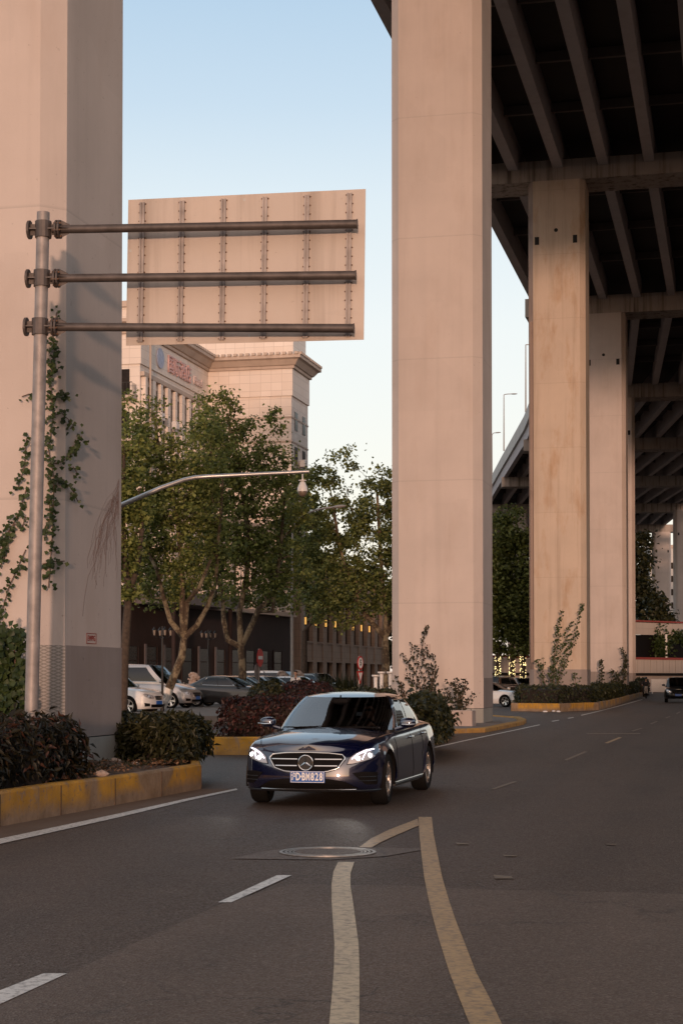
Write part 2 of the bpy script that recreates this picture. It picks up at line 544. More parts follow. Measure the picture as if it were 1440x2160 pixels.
def mat_bark():
    m, nt, bs = _nt('plane_bark')
    c = mixcol(nt, ramp(nt, noise(nt, 2.6, 4, .6, stretch=(1, 1, .8)), .44, .52), (.22, .175, .11), (.065, .043, .026))
    c = mixcol(nt, ramp(nt, noise(nt, 6, 4, .6), .56, .62), c, (.16, .12, .07))
    nt.links.new(c, bs.inputs['Base Color']); bs.inputs['Roughness'].default_value = .9
    bump(nt, bs, noise(nt, 9, 5, .7), .5, .02)
    return m
M['soil'] = plain('soil', (.085, .052, .033), .95, var=.5, scale=9, bumps=.8, bscale=25)
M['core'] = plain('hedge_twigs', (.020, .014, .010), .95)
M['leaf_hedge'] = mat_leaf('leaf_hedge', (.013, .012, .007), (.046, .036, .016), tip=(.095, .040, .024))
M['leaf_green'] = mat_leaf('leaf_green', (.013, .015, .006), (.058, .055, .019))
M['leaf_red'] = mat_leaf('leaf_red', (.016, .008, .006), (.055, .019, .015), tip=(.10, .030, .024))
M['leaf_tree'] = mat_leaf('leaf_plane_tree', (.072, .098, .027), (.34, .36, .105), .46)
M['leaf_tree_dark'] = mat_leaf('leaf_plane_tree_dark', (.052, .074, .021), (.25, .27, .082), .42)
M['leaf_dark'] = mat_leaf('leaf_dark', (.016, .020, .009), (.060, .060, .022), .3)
M['leaf_gap'] = mat_leaf('leaf_gap_tree', (.06, .08, .025), (.26, .29, .085), .45)
M['litter_leaf'] = mat_leaf('fallen_leaf', (.10, .05, .025), (.28, .16, .09), .1)
M['leaf_ivy'] = mat_leaf('leaf_ivy', (.020, .036, .010), (.060, .085, .022), .3)
M['chrome_dull'] = plain('worn_iron', (.30, .28, .26), .42, .6, var=.3, scale=20)
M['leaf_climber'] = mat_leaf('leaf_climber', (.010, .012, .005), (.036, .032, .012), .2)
M['bark'] = mat_bark()
M['bark_dark'] = plain('dark_bark', (.06, .042, .03), .9, var=.4, scale=8)
M['lime'] = plain('lime_wash', (.70, .66, .60), .8, scale=8)
M['dry'] = plain('dry_tendril', (.20, .115, .085), .9)
M['stem'] = plain('dry_stem', (.13, .08, .055), .9)

# metals, glass, car
M['galv'] = plain('galvanised_steel', (.29, .255, .24), .55, .35, var=.25, scale=5, bumps=.15, bscale=40)
M['galv_dark'] = plain('weathered_steel', (.095, .078, .072), .55, .35, var=.3, scale=6)
M['rust'] = plain('rusty_bolt', (.16, .085, .05), .8, var=.4, scale=20)
M['chrome'] = plain('chrome', (.75, .74, .72), .12, 1.0, var=.03)
M['alloy'] = plain('alloy_wheel', (.62, .58, .54), .22, .9, var=.05)
M['rubber'] = plain('tyre_rubber', (.010, .0095, .0095), .8, bumps=.2, spec=.12)
M['black'] = plain('black_plastic', (.010, .010, .011), .35, var=.1)
M['matt_black'] = plain('matt_black', (.008, .007, .007), .8, spec=.08)
M['interior'] = plain('car_interior', (.030, .022, .018), .7)
M['seat_leather'] = plain('seat_leather', (.10, .072, .05), .6)
M['whitepole'] = plain('white_enamel', (.62, .60, .58), .4, var=.06)
M['iron'] = plain('black_iron', (.014, .012, .011), .5, .3)
M['greypole'] = plain('grey_pole', (.30, .27, .25), .5, .2)
M['lantern'] = plain('lantern_glass', (.16, .12, .09), .3)
M['bright_steel'] = plain('bright_galvanised', (.55, .54, .54), .32, .75, var=.12)
M['stone'] = mat_concrete('carved_stone', (.40, .31, .26), (.20, .14, .11), .5, 0, .4)
M['red'] = plain('sign_red', (.50, .012, .012), .45, var=.08)
M['white'] = plain('sign_white', (.75, .73, .70), .45, var=.04)
M['blackpaint'] = plain('sign_black', (.02, .02, .02), .5)
M['plate'] = plain('plate_blue', (.012, .095, .36), .35, var=.05)
M['skin'] = plain('skin', (.42, .24, .16), .5, var=.05)
M['hair'] = plain('hair', (.012, .009, .008), .5)
M['cloth_dark'] = plain('dark_cloth', (.02, .018, .022), .9)
M['cloth_white'] = plain('white_cloth', (.70, .68, .66), .9, var=.04)
M['red_rail'] = plain('red_rail', (.26, .035, .02), .6)
M['water_white'] = plain('litter_white', (.75, .73, .72), .7)
def paint(name, col, metal=.5, rough=.35, coat=1.0, cior=1.8):
    m, nt, bs = _nt(name)
    fl = ramp(nt, noise(nt, 900, 1), .3, .7)
    nt.links.new(mixcol(nt, fl, tuple(c * .8 for c in col), tuple(min(1, c * 1.25) for c in col)), bs.inputs['Base Color'])
    bs.inputs['Metallic'].default_value = metal
    bs.inputs['Roughness'].default_value = rough
    bs.inputs['Coat Weight'].default_value = coat
    bs.inputs['Coat Roughness'].default_value = .02
    bs.inputs['Coat IOR'].default_value = cior
    return m
M['navy'] = paint('navy_car_paint', (.0012, .0026, .026), .3, .3, cior=2.25)
M['p_white'] = paint('white_car_paint', (.66, .64, .62), 0, .4)
M['p_silver'] = paint('silver_car_paint', (.42, .39, .38), .5, .35)
M['p_black'] = paint('black_car_paint', (.004, .004, .005), .1, .3, cior=1.5)
M['p_grey'] = paint('grey_car_paint', (.14, .14, .145), .5, .35)
M['p_brown'] = paint('brown_car_paint', (.10, .055, .035), .4, .35)
def glass(name, tint, refl=1.9, dark=.0):
    m, nt, bs = _nt(name)
    nt.nodes.remove(bs)
    tr = nt.nodes.new('ShaderNodeBsdfTransparent')
    tr.inputs[0].default_value = (*tint, 1)
    gl = nt.nodes.new('ShaderNodeBsdfGlossy')
    gl.inputs['Roughness'].default_value = .01
    gl.inputs[0].default_value = (.95, .97, 1, 1)
    fr = nt.nodes.new('ShaderNodeFresnel')
    fr.inputs[0].default_value = refl
    mx = nt.nodes.new('ShaderNodeMixShader')
    nt.links.new(fr.outputs[0], mx.inputs[0])
    nt.links.new(tr.outputs[0], mx.inputs[1])
    nt.links.new(gl.outputs[0], mx.inputs[2])
    nt.links.new(mx.outputs[0], nt.nodes['Material Output'].inputs[0])
    return m
M['glass'] = glass('windscreen_glass', (.96, .93, .90), 3.1)
M['glass_dark'] = glass('tinted_glass', (.12, .11, .10), 1.6)
M['glass_side'] = glass('door_glass', (.60, .57, .52), 1.5)
M['lens'] = glass('lamp_lens', (.85, .85, .87), 1.5)
M['lamp_on'] = emit('headlamp_glow', (.92, .93, 1.0), 7.0)
M['drl'] = emit('daylight_strip_glow', (.86, .80, 1.0), 3.5)
M['wall_lamp'] = emit('wall_lamp_glow', (1.0, .52, .12), .75)
M['fairy'] = emit('fairy_bulb_glow', (1.0, .78, .35), 3.0)
M['winglass'] = plain('window_glass', (.020, .015, .013), .22, var=.3, spec=.10)

def mat_tile(name, c1, c2, w=1.0, h=.75):
    m, nt, bs = _nt(name)
    o = sepz(nt)
    b = nt.nodes.new('ShaderNodeCombineXYZ')
    nt.links.new(math_(nt, 'ADD', o[0], math_(nt, 'MULTIPLY', o[1], 1.0)), b.inputs[0])
    nt.links.new(o[2], b.inputs[1])
    t = nt.nodes.new('ShaderNodeTexBrick')
    t.offset = 0.0
    t.inputs['Scale'].default_value = 1.0
    t.inputs['Mortar Size'].default_value = .018
    t.inputs['Brick Width'].default_value = w
    t.inputs['Row Height'].default_value = h
    t.inputs[1].default_value = (*c1, 1); t.inputs[2].default_value = (*c2, 1)
    t.inputs[3].default_value = (*[x * .72 for x in c1], 1)
    nt.links.new(b.outputs[0], t.inputs[0])
    c = mixcol(nt, ramp(nt, noise(nt, .35, 5), .35, .7, 0, .3), t.outputs[0], tuple(x * .75 for x in c2))
    nt.links.new(c, bs.inputs['Base Color'])
    bs.inputs['Roughness'].default_value = .7
    return m
M['tile'] = mat_tile('facade_tile', (.70, .60, .52), (.76, .67, .595))
M['stonewall'] = mat_tile('podium_stone', (.30, .20, .15), (.33, .23, .17), 1.6, .6)
M['brownwall'] = plain('brown_cladding', (.022, .009, .007), .8, var=.3, scale=.8)
M['canopy'] = plain('grey_canopy', (.10, .085, .09), .5)
M['cornice'] = mat_concrete('cornice_stone', (.50, .40, .33), (.22, .15, .11), .3, .1, .1)
M['panelwall'] = mat_tile('ramp_panel', (.50, .42, .36), (.54, .46, .40), 1.2, 1.9)
# ------------------------------------------------------------------ ground, road, markings
def rebase(mb, loc, rz=0.0):
    ca, sa = math.cos(-rz), math.sin(-rz)
    out = []
    for x, y, z in mb.v:
        x, y, z = x - loc[0], y - loc[1], z - loc[2]
        out.append((ca * x - sa * y, sa * x + ca * y, z))
    mb.v = out
    return mb
def sheet(name, pts, mat, z=None, kind='structure', **kw):
    mb = MB()
    vs = [(p[0], p[1], p[2] if z is None else z) for p in pts]
    mb.add(vs, [tuple(range(len(vs)))])
    return mb.build(name, mat, kind=kind, **kw)
sheet('ground', [(-1500, -800, -.03), (1500, -800, -.03), (1500, 2500, -.03), (-1500, 2500, -.03)], M['ground'])
sheet('road', [(-60, -60, 0), (90, -60, 0), (120, 300, 0), (-60, 300, 0)], M['asphalt'])
# resurfaced stretch of paler asphalt in the foreground, with the seam seen in the photograph
sheet('road_resurfaced', [G(-500, 2330, .004), G(2300, 2330, .004), G(2300, 1893, .004), G(1440, 1886, .004), G(1290, 1881, .004), G(1010, 1876, .004),
                          G(860, 1868, .004), G(612, 1865, .004), G(470, 1905, .004), G(150, 2050, .004), G(-60, 2140, .004)], M['asphalt_worn'])
def px_poly(mb, px, z):
    vs = [G(x, y, z) for x, y in px]
    mb.add(vs, [tuple(range(len(vs)))])
def px_strip(mb, a, b, z):
    vs = [G(x, y, z) for x, y in a] + [G(x, y, z) for x, y in b]
    n = len(a)
    mb.add(vs, [(i, i + 1, n + i + 1, n + i) for i in range(n - 1)])
Z1 = .008
mb = MB()
la = [(694, 2200), (694, 2160), (700, 2095), (704, 2040), (705, 1990), (702, 1945), (699, 1900), (699, 1865), (703, 1838), (713, 1818)]
lb = [(757, 2200), (757, 2160), (758, 2095), (758, 2040), (756, 1990), (750, 1945), (744, 1900), (739, 1870), (739, 1842), (747, 1818)]
px_strip(mb, la, lb, Z1)
mb.build('road_marking', M['line_cream'], kind='structure')
mb = MB()
la = [(1000, 2180), (990, 2160), (968, 2105), (947, 2050), (928, 1990), (915, 1945), (903, 1895), (894, 1850), (888, 1800), (884, 1760), (882, 1723)]
lb = [(1070, 2180), (1058, 2160), (1032, 2105), (1003, 2050), (980, 1990), (962, 1945), (945, 1895), (932, 1850), (922, 1800), (914, 1760), (910, 1723)]
px_strip(mb, la, lb, Z1)
px_strip(mb, [(757, 1787), (783, 1768), (820, 1750), (880, 1727)], [(784, 1787), (803, 1776), (836, 1761), (883, 1741)], Z1)
mb.build('road_marking', M['line_yellow'], kind='structure')
for pts in ([(460, 1903), (584, 1846), (615, 1846), (488, 1903)], [(0, 2089), (92, 2053), (142, 2053), (0, 2118)],):
    mb = MB(); px_poly(mb, pts, Z1); mb.build('road_marking', M['line_white'], kind='structure')
mb = MB()
px_strip(mb, [(-120, 1806), (0, 1780), (250, 1724), (400, 1688), (501, 1666)], [(-120, 1794), (0, 1769), (250, 1716), (400, 1683), (499, 1663)], Z1)
mb.build('road_marking', M['line_white'], kind='structure')
mb = MB()
px_strip(mb, [(880, 1586), (980, 1563), (1060, 1546), (1139, 1529.2)], [(880, 1583.5), (980, 1561.2), (1060, 1544.6), (1136, 1528.2)], Z1)
mb.build('road_marking', M['line_white'], kind='structure')
mb = MB()
px_strip(mb, [(1225, 1509.5), (1257, 1502), (1300, 1491), (1354, 1476)], [(1225, 1508), (1256, 1500.8), (1299, 1490), (1353, 1475)], Z1)
for a, b, c, d in ((1161, 1521, 1177, 1518.5), (1195, 1514.6, 1208, 1512.6)):
    px_poly(mb, [(a, b), (a + 4, b + 1), (c + 2, d + 1), (c, d)], Z1)
mb.build('road_marking', M['line_white'], kind='structure')
for i, (x0, y0, x1, y1, wd) in enumerate(((1188, 1603, 1231, 1585, 7), (1274, 1567, 1304, 1555, 7), (1330, 1541.5, 1350, 1535.5, 5), (1369, 1526.5, 1383, 1521, 4), (1401, 1514, 1410, 1510.8, 3.5), (1424, 1505, 1432, 1501, 3), (1035, 1664, 1082, 1648, 8))):
    mb = MB(); px_poly(mb, [(x0, y0), (x0 + wd, y0 + 1), (x1 + wd, y1 + .6), (x1, y1)], Z1)
    mb.build('road_marking', M['line_yellow'] if i == 1 else M['line_faint'], kind='structure')
for x0, y0, x1, y1, x2, y2 in ((1235, 1547, 1348, 1546, 1350, 1548.2), (960, 1777, 988, 1779, 990, 1781), (1040, 1845, 1078, 1848, 1082, 1853), (1060, 1803, 1090, 1804, 1088, 1806), (1275, 1779, 1300, 1780, 1298, 1782)):
    mb = MB(); px_poly(mb, [(x0, y0), (x1, y1), (x2, y2), (x0 + 3, y2)], Z1)
    mb.build('road_marking', M['line_faint'], kind='structure')
# manhole in a diamond of newer asphalt
mb = MB(); px_poly(mb, [(486, 1811), (560, 1795), (640, 1787), (760, 1787), (905, 1790), (812, 1806), (700, 1813), (560, 1812)], .006)
mb.build('road_repair', M['asphalt_patch'], kind='structure')
mc = G(691, 1799.5, 0)
me_ = empty('manhole_cover', (mc.x, mc.y, .010))
tag(me_, 'round iron manhole cover set in the road in front of the dark sedan', 'manhole cover')
mb = MB()
for r0, r1 in ((.455, .425), (.405, .385), (.365, .350), (.33, .318)):
    mb.lathe([(r1, 0), (r1, .006), (r0, .006), (r0, 0), (r1, 0)], seg=48)
mb.build('ring', M['chrome_dull'], me_, smooth=True)
mb = MB(); mb.lathe([(.001, .0), (.31, .0), (.31, .004), (.001, .004)], seg=40)
mb.build('lid', M['asphalt_patch'], me_)
# raised car park and pavement at the left
prk = [(-70, 48, 0), (-6.4, 60, 0), (-.5, 62, 0), (4.2, 82, 0), (13, 150, 0), (26, 190, 0), (-70, 210, 0)]
mb = MB(); mb.prism([(p[0], p[1]) for p in prk], -.02, .30)
mb.build('pavement', M['pave'], kind='structure')

# ------------------------------------------------------------------ kerbed planting beds
def inset(poly, d):
    n = len(poly); out = []
    for i in range(n):
        p0, p1, p2 = Vector(poly[i - 1]), Vector(poly[i]), Vector(poly[(i + 1) % n])
        a = (p1 - p0).normalized(); b = (p2 - p1).normalized()
        na, nb = Vector((-a.y, a.x)), Vector((-b.y, b.x))
        k = na + nb
        if k.length < 1e-4: k = na
        k = k.normalized() / max(.35, k.normalized().dot(na))
        out.append((p1.x + k.x * d, p1.y + k.y * d))
    return out
def outset_(poly, d): return inset(poly, -d)
def bed(poly, h, mat, label, thick=.16, soil_h=.03, group=None, seed=1, mound=.05):
    """kerb wall round a bed with a soil surface inside"""
    poly = [(p[0], p[1]) for p in poly]
    c = (sum(p[0] for p in poly) / len(poly), sum(p[1] for p in poly) / len(poly))
    t = empty('planting_bed', (c[0], c[1], 0))
    tag(t, label, 'planting bed', group)
    loc = [(p[0] - c[0], p[1] - c[1]) for p in poly]
    # split long edges so that joints and small offsets show
    P = []
    rng = random.Random(seed)
    for i in range(len(loc)):
        a, b = Vector(loc[i]), Vector(loc[(i + 1) % len(loc)])
        k = max(1, int((b - a).length / 1.6))
        nn = Vector((b.y - a.y, a.x - b.x)).normalized()
        for j in range(k):
            q = a.lerp(b, j / k)
            if j: q += nn * rng.uniform(-.015, .015)
            P.append((q.x, q.y))
    ins, ins2, cha = inset(P, thick), inset(P, thick - .02), inset(P, .025)
    mb = MB()
    hh = [rng.uniform(-.012, .012) for _ in P]
    mb.loft([[(x, y, -.01) for x, y in P], [(x, y, h - .03 + e) for (x, y), e in zip(P, hh)], [(x, y, h + e) for (x, y), e in zip(cha, hh)],
             [(x, y, h + e) for (x, y), e in zip(ins2, hh)], [(x, y, h - .12) for x, y in ins]], closed=True)
    o1 = outset_(P, .003)
    for i in range(0, len(P)):
        a, b_ = Vector(P[i]), Vector(P[(i + 1) % len(P)])
        mb.box((o1[i][0], o1[i][1], (h + hh[i]) / 2 - .014), (.014, .010, h - .03), math.atan2(b_.y - a.y, b_.x - a.x), m=1)
    mb.build('kerb_wall', [mat, M['soil']], t)
    q0 = inset(P, thick - .01)
    mb = MB()
    cx = sum(p[0] for p in q0) / len(q0); cy = sum(p[1] for p in q0) / len(q0)
    rings = []
    for k in range(8):
        f = 1 - k / 8
        rings.append([(cx + (x - cx) * f, cy + (y - cy) * f, h - .05 + (min(1, k / 2) * soil_h) + (rng.uniform(-mound, mound) if k else 0)) for x, y in q0])
    rings.append([(cx, cy, h)] * len(q0))
    mb.loft(rings, closed=True)
    mb.build('soil', M['soil'], t)
    return t
P1, P0 = G(0, 1745), G(424, 1665)
dk = (P0 - P1).normalized()
PL0 = [P1 - dk * 13, P1 - dk * 5, P1, P1.lerp(P0, .5), P0, Vector((-2.36, 28.2, 0)), Vector((-9.5, 29.8, 0)), P1 - dk * 13 + Vector((-7, 0, 0))]
bed(PL0, .385, M['kerb'], 'raised bed with worn yellow kerb wall around the nearest grey pillar', seed=3, soil_h=.05, mound=.07)
a1, b1, c1 = G(428, 1592), G(815, 1594), G(943, 1565)
PL1 = [a1, b1, c1, G(951, 1552), c1 + SD * 6 + FD * -2.0, a1 + SD * 20]
bed(PL1, .385, M['kerb_full'], 'raised yellow kerbed bed with red hedge behind the dark sedan', seed=5)
ISL = [G(943, 1548), G(1023, 1545), G(1070, 1536), G(1104, 1528.5), G(1109, 1524), G(1098, 1519), G(1040, 1514), G(900, 1513), G(880, 1530)]
t = bed(ISL, .13, M['kerb_full'], 'low paved island with yellow kerbstones at the foot of the middle pillar', thick=.3, seed=6, soil_h=.045, mound=.004)
for ch in t.children:
    if ch.name.startswith('soil'):
        ch.name = 'paving'; ch.data.materials[0] = M['pave']
PL2 = [G(1077, 1500), G(1180, 1501.5), G(1262, 1498), G(1290, 1491), G(1355, 1469.5), G(1352, 1462), G(1290, 1460), G(1120, 1472), G(1080, 1490)]
bed(PL2, .41, M['kerb'], 'long hedge bed with patchy yellow kerb at the foot of the stained pillar', seed=8)
# concrete box planter against the middle pillar
t = empty('box_planter', tuple(G(971, 1531, .12)), -ROAD)
tag(t, 'small square concrete planter box standing against the middle pillar', 'planter')
mb = MB()
for dx, dy, sx, sy in ((0, -.36, .86, .09), (0, .36, .86, .09), (-.39, 0, .08, .63), (.39, 0, .08, .63)):
    mb.bbox((dx, dy, .24), (sx, sy, .50), .012)
mb.build('box_wall', M['dado_pale'], t)
mb = MB(); mb.box((0, 0, .20), (.70, .63, .40)); mb.build('soil', M['soil'], t)
# litter and stones
for px_, py_ in ((1149, 1502.5), (1167, 1501.5), (1177, 1502.5)):
    g = G(px_, py_)
    mb = MB(); mb.ell((0, 0, .035), (.14, .09, .045), 8, 5)
    o = mb.build('litter', M['water_white'], label='scrap of white litter lying on the road at the hedge bed kerb', cat='litter', group='white litter scraps')
    o.location = g; o.rotation_euler.z = px_
for i, (px_, py_, s_) in enumerate(((262, 1598, .16), (243, 1606, .10), (285, 1612, .07), (214, 1632, .09))):
    g = G(px_, py_, .40)
    mb = MB(); rr = random.Random(i)
    mb.ell((0, 0, 0), (s_, s_ * .7, s_ * .5), 9, 6)
    mb.v = [(x * rr.uniform(.8, 1.2), y * rr.uniform(.8, 1.2), z * rr.uniform(.8, 1.2)) for x, y, z in mb.v]
    o = mb.build('stone', M['stone'], label='lump of broken pinkish stone on the soil beside the nearest pillar', cat='stone', group='stones on the near bed')
    o.location = g

# ------------------------------------------------------------------ viaduct pillars
PF, PC, PLN = 2.58, .29, 2.28
def octa(i=0.0):
    F, c, L = PF, PC, PLN
    pts = [(-F, 0), (0, 0), (c, c), (c, c + L), (0, L + 2 * c), (-F, L + 2 * c), (-F - c, c + L), (-F - c, c)]
    cx, cy = -F / 2, c + L / 2
    return [(cx + (x - cx) * (1 + i / 1.5), cy + (y - cy) * (1 + i / 1.5)) for x, y in pts]
def pillar(px_corner, Y, heading, label, shaft, top, dado_top=2.12, base=-.02, holes=None, dots=True, detail=True, dado_mats=None, plinth=None, px_z=None):
    K = GX(px_corner, Y)
    t = empty('concrete_pillar', (K.x, K.y, 0), -heading)
    tag(t, label, 'pillar', 'tall concrete pillars of the viaduct')
    mb = MB()
    mb.prism(octa(), dado_top, top)
    sm = shaft if isinstance(shaft, list) else [shaft]
    if len(sm) > 1: mb.m[2 + 7] = 1
    mb.build('shaft', sm, t)
    mb = MB()
    z0 = plinth if plinth else base
    mb.prism(octa(.012), z0, dado_top)
    dm = dado_mats or [M['dado']]
    if len(dm) > 1:
        for i in (0, 1, 7): mb.m[2 + i] = 1
    mb.build('dado', dm, t)
    if plinth:
        mb = MB(); mb.prism(octa(.004), base, plinth - .015); mb.build('plinth', M['plinth'], t)
    if holes:
        for ux in (-2.36, -.25):
            mb = MB(); mb.box((ux, -.0, holes), (.24, .012, .44)); mb.build('vent_hole', M['hole'], t)
        mb = MB(); mb.lathe([(.001, -.008), (.11, -.008), (.11, .01)], (-1.30, 0, holes + .55), 12, 'y'); mb.build('drain_hole', M['hole'], t)
    return t
def cap(t, u0, u1, z0, z1, heading_off=0.0):
    mb = MB()
    mb.box(((u0 + u1) / 2, .04 + (PLN + 2 * PC - .08) / 2, (z0 + z1) / 2), (u1 - u0, PLN + 2 * PC - .08, z1 - z0))
    mb.build('cap_beam', M['cap'], t)

CAPZ = 28.9
H = [ROAD, ROAD, ROAD, ROAD, .175, .10, .06, .04, .03]
c0 = pillar(137 - .0, 24.3, ROAD, 'nearest grey pillar with wire netting and dark dado behind the sign gantry pole', M['pillar'], CAPZ, 2.12, .30, plinth=.78, dado_mats=[M['dado'], M['netting']])
k0 = GX(137, 24.49); k0 = Vector((k0.x, k0.y, 0)) - (FD + SD) * PC
c0.location = (k0.x, k0.y, 0)
cap(c0, -5.8, 16, CAPZ, 30.0)
gut = [G(x, y, .006) for x, y in ((-400, 1826), (0, 1744), (212, 1704), (424, 1664), (470, 1664), (501, 1664.5), (400, 1684), (250, 1717.5), (0, 1770), (-400, 1855))]
sheet('gutter', gut, M['gutter'])
c1_ = pillar(997.8, 58.0, ROAD, 'broad pale pink pillar in the middle, tallest one reaching past the picture top', M['pillar'], CAPZ, 1.65, .10, plinth=.62, dado_mats=[M['dado'], M['pillar']])
cap(c1_, -6.1, 16, CAPZ, 30.0)
mb = MB(); mb.box((-1.74, -.004, 2.68), (.53, .012, .26)); mb.build('repair_patch', M['dado_pale'], c1_)
c2_ = pillar(1224.6, 94.0, ROAD, 'orange stained pillar with peeling left edge and two square vents near its top', [M['pillar_stained'], M['peel']], 29.35, 2.12, holes=26.0)
cap(c2_, -6.6, 20, 29.35, 30.5)
mb = MB(); mb.box((-2.70, -.0, 12), (.16, .02, 19)); mb.build('peeled_strip', M['peel'], c2_)
c3_ = pillar(1312, 125.4, ROAD, 'pink pillar partly behind the orange stained pillar, with cracks below its cap', M['pillar'], 28.65, 2.12, holes=25.0)
cap(c3_, -7.1, 20, 28.65, 30.0)
c4_ = pillar(1333, 164, .175, 'narrow visible strip of pale pillar at the right of the pink pillar', M['pillar'], 28.7, 2.12, holes=25.3)
cap(c4_, -8.2, 24, 28.7, 30.05)
c5_ = pillar(1302, 200, .10, 'pale pillar standing far back, almost hidden behind the nearer pillar row', M['pillar'], 28.5)
cap(c5_, -10.9, 24, 28.5, 29.85)
c6_ = pillar(1285, 238, .06, 'pale pillar standing far back, almost hidden behind the nearer pillar row', M['pillar'], 28.5)
cap(c6_, -14.9, 22, 28.5, 29.85)
c7_ = pillar(1109, 276, .04, 'far grey pillar rising behind the tree in the gap between two pillars', M['pillar'], 28.5)
cap(c7_, -6.5, 36, 28.5, 29.85)
c8_ = pillar(1463, 271.5, .04, 'far pillar cut by the right picture edge, lit orange', M['pillar'], 28.5, holes=24.6)
c9_ = pillar(1412, 313, .03, 'farthest pillar under the viaduct with a dark pointed shrub against it', M['pillar'], 28.5, holes=24.9)
cap(c9_, -34, 6, 28.5, 29.85)

# ------------------------------------------------------------------ viaduct spans
def Ept(t, u): return Vector((t.location.x, t.location.y, 0)) + Vector((math.cos(t.rotation_euler.z), math.sin(t.rotation_euler.z), 0)) * u + Vector((-math.sin(t.rotation_euler.z), math.cos(t.rotation_euler.z), 0)) * 1.4
def edge_line(Y): return Vector((2.3 + .2328 * (Y - 76), Y, 0))
nodes = [(edge_line(8), FD, 30.0), (Ept(c0, -5.75), FD, 30.0), (Ept(c1_, -6.05), FD, 30.0), (Ept(c2_, -6.5), FD, 30.05), (Ept(c3_, -6.65), FD, 29.7)]
for c, u, h in ((c4_, -8.1, .175), (c5_, -10.6, .10), (c6_, -14.7, .06), (c7_, -6.2, .04), (c9_, -33.6, .03)):
    nodes.append((Ept(c, u), Vector((math.cos(h), -math.sin(h), 0)), 29.85))
nodes.append((Vector((27, 400, 0)), Vector((1, -.03, 0)), 29.85))
SPAN_LAB = ['viaduct deck span over the road above the nearest pillar', 'viaduct deck span from the nearest pillar to the middle pillar', 'viaduct deck span with broad girders at the top right of the picture',
            'viaduct deck span between the orange stained pillar and the pink pillar', 'viaduct deck span beyond the pink pillar, third girder row from the top',
            'viaduct deck span beyond the pink pillar, fourth girder row from the top', 'curving far viaduct deck span with pale parapet, nearer one in the pillar gap',
            'curving far viaduct deck span with pale parapet, farther one in the pillar gap', 'far viaduct deck span between the farthest two pillars under dark girders', 'farthest viaduct deck span, beyond the last pillar']
spans = []
for i in range(len(nodes) - 1):
    (A, fa, za), (B, fb, zb) = nodes[i], nodes[i + 1]
    ng = 13 if i < 4 else (13 if i < 7 else 14)
    t = empty('viaduct_span', (A.x, A.y, za))
    tag(t, SPAN_LAB[i], 'viaduct span', 'deck spans of the viaduct')
    spans.append(t)
    O = Vector((A.x, A.y, za))
    sp = 2.5
    def at(f, off, dz):
        return (A + fa * off).lerp(B + fb * off, f) + Vector((0, 0, za + (zb - za) * f + dz)) - O
    def strip(mb, o0, o1, z0, z1, f0=0.0, f1=1.0):
        mb.loft([[at(f, o0, z0), at(f, o1, z0), at(f, o1, z1), at(f, o0, z1)] for f in (f0, f1)], closed=True, cap=True)
    for g in range(ng):
        mb = MB(); strip(mb, g * sp + .03, g * sp + .59, 0, 1.60); mb.build('girder', M['girder'], t)
    wtot = (ng - 1) * sp + .64
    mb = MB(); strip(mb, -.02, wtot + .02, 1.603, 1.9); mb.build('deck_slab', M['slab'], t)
    mb = MB(); strip(mb, -.25, .06, 1.35, 2.95); mb.build('parapet', M['parapet'], t)
    mb = MB(); strip(mb, wtot - .06, wtot + .25, 1.35, 2.95); mb.build('parapet', M['parapet'], t)
    Ln = (B - A).length
    nd = max(2, int(round(Ln / 7.2)))
    for d in range(1, nd):
        f = d / nd
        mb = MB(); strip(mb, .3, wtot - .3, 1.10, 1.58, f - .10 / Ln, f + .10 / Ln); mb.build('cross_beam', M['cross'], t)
# ------------------------------------------------------------------ buildings
IB = GX(436, 156)
def LB(u, s, z=0.0): return (u, s, z)          # local frame of the building: x across, y along the viaduct
def outset(poly, d): return inset(poly, -d)
bt = empty('hotel_building', (IB.x, IB.y, 0), -ROAD)
tag(bt, 'beige tiled hotel building with bracketed cornice and faded red rooftop lettering', 'building')
OUT = [(-16, -18), (0, -18), (0, 0), (8, 0), (8, 6), (-16, 6)]
mb = MB()
mb.prism(OUT, 0, 27.25)
mb.prism(outset(OUT, .12), 27.25, 29.7)
mb.build('wall', M['tile'], bt)
mb = MB()
mb.loft([[(x, y, z) for x, y in outset(OUT, d)] for d, z in ((.12, 29.7), (.30, 29.72), (.32, 29.95), (.45, 30.0), (.80, 30.45), (1.05, 30.55), (1.05, 30.8))], closed=True)
mb.prism(outset(OUT, 1.04), 30.8, 30.85)
mb.build('cornice', M['cornice'], bt)
mb = MB()
def along(a, b, step):
    a, b = Vector(a), Vector(b); n = int((b - a).length / step)
    return [a.lerp(b, (i + .5) / n) for i in range(n)]
for a, b, rz in (((1.0, -19, 0), (1.0, 0, 0), 0), ((1.0, -1.0, 0), (9.0, -1.0, 0), 0), ((9.0, -1, 0), (9.0, 7, 0), 0)):
    for q in along(a, b, .55):
        mb.box((q.x, q.y, 30.95), (.34, .34, .22))
mb.build('roof_tile_edge', M['cornice'], bt)
for z in (25.3, 23.1, 19.6, 16.2):
    mb = MB(); mb.box((4.0, -.02, z), (8.1, .10, .14)); mb.box((8.0, 3.0, z), (.10, 6.1, .14)); mb.build('ledge', M['cornice'], bt)
mb = MB(); mb.box((.20, -9, 26.45), (.34, 18.0, .35)); mb.build('ledge', M['cornice'], bt)
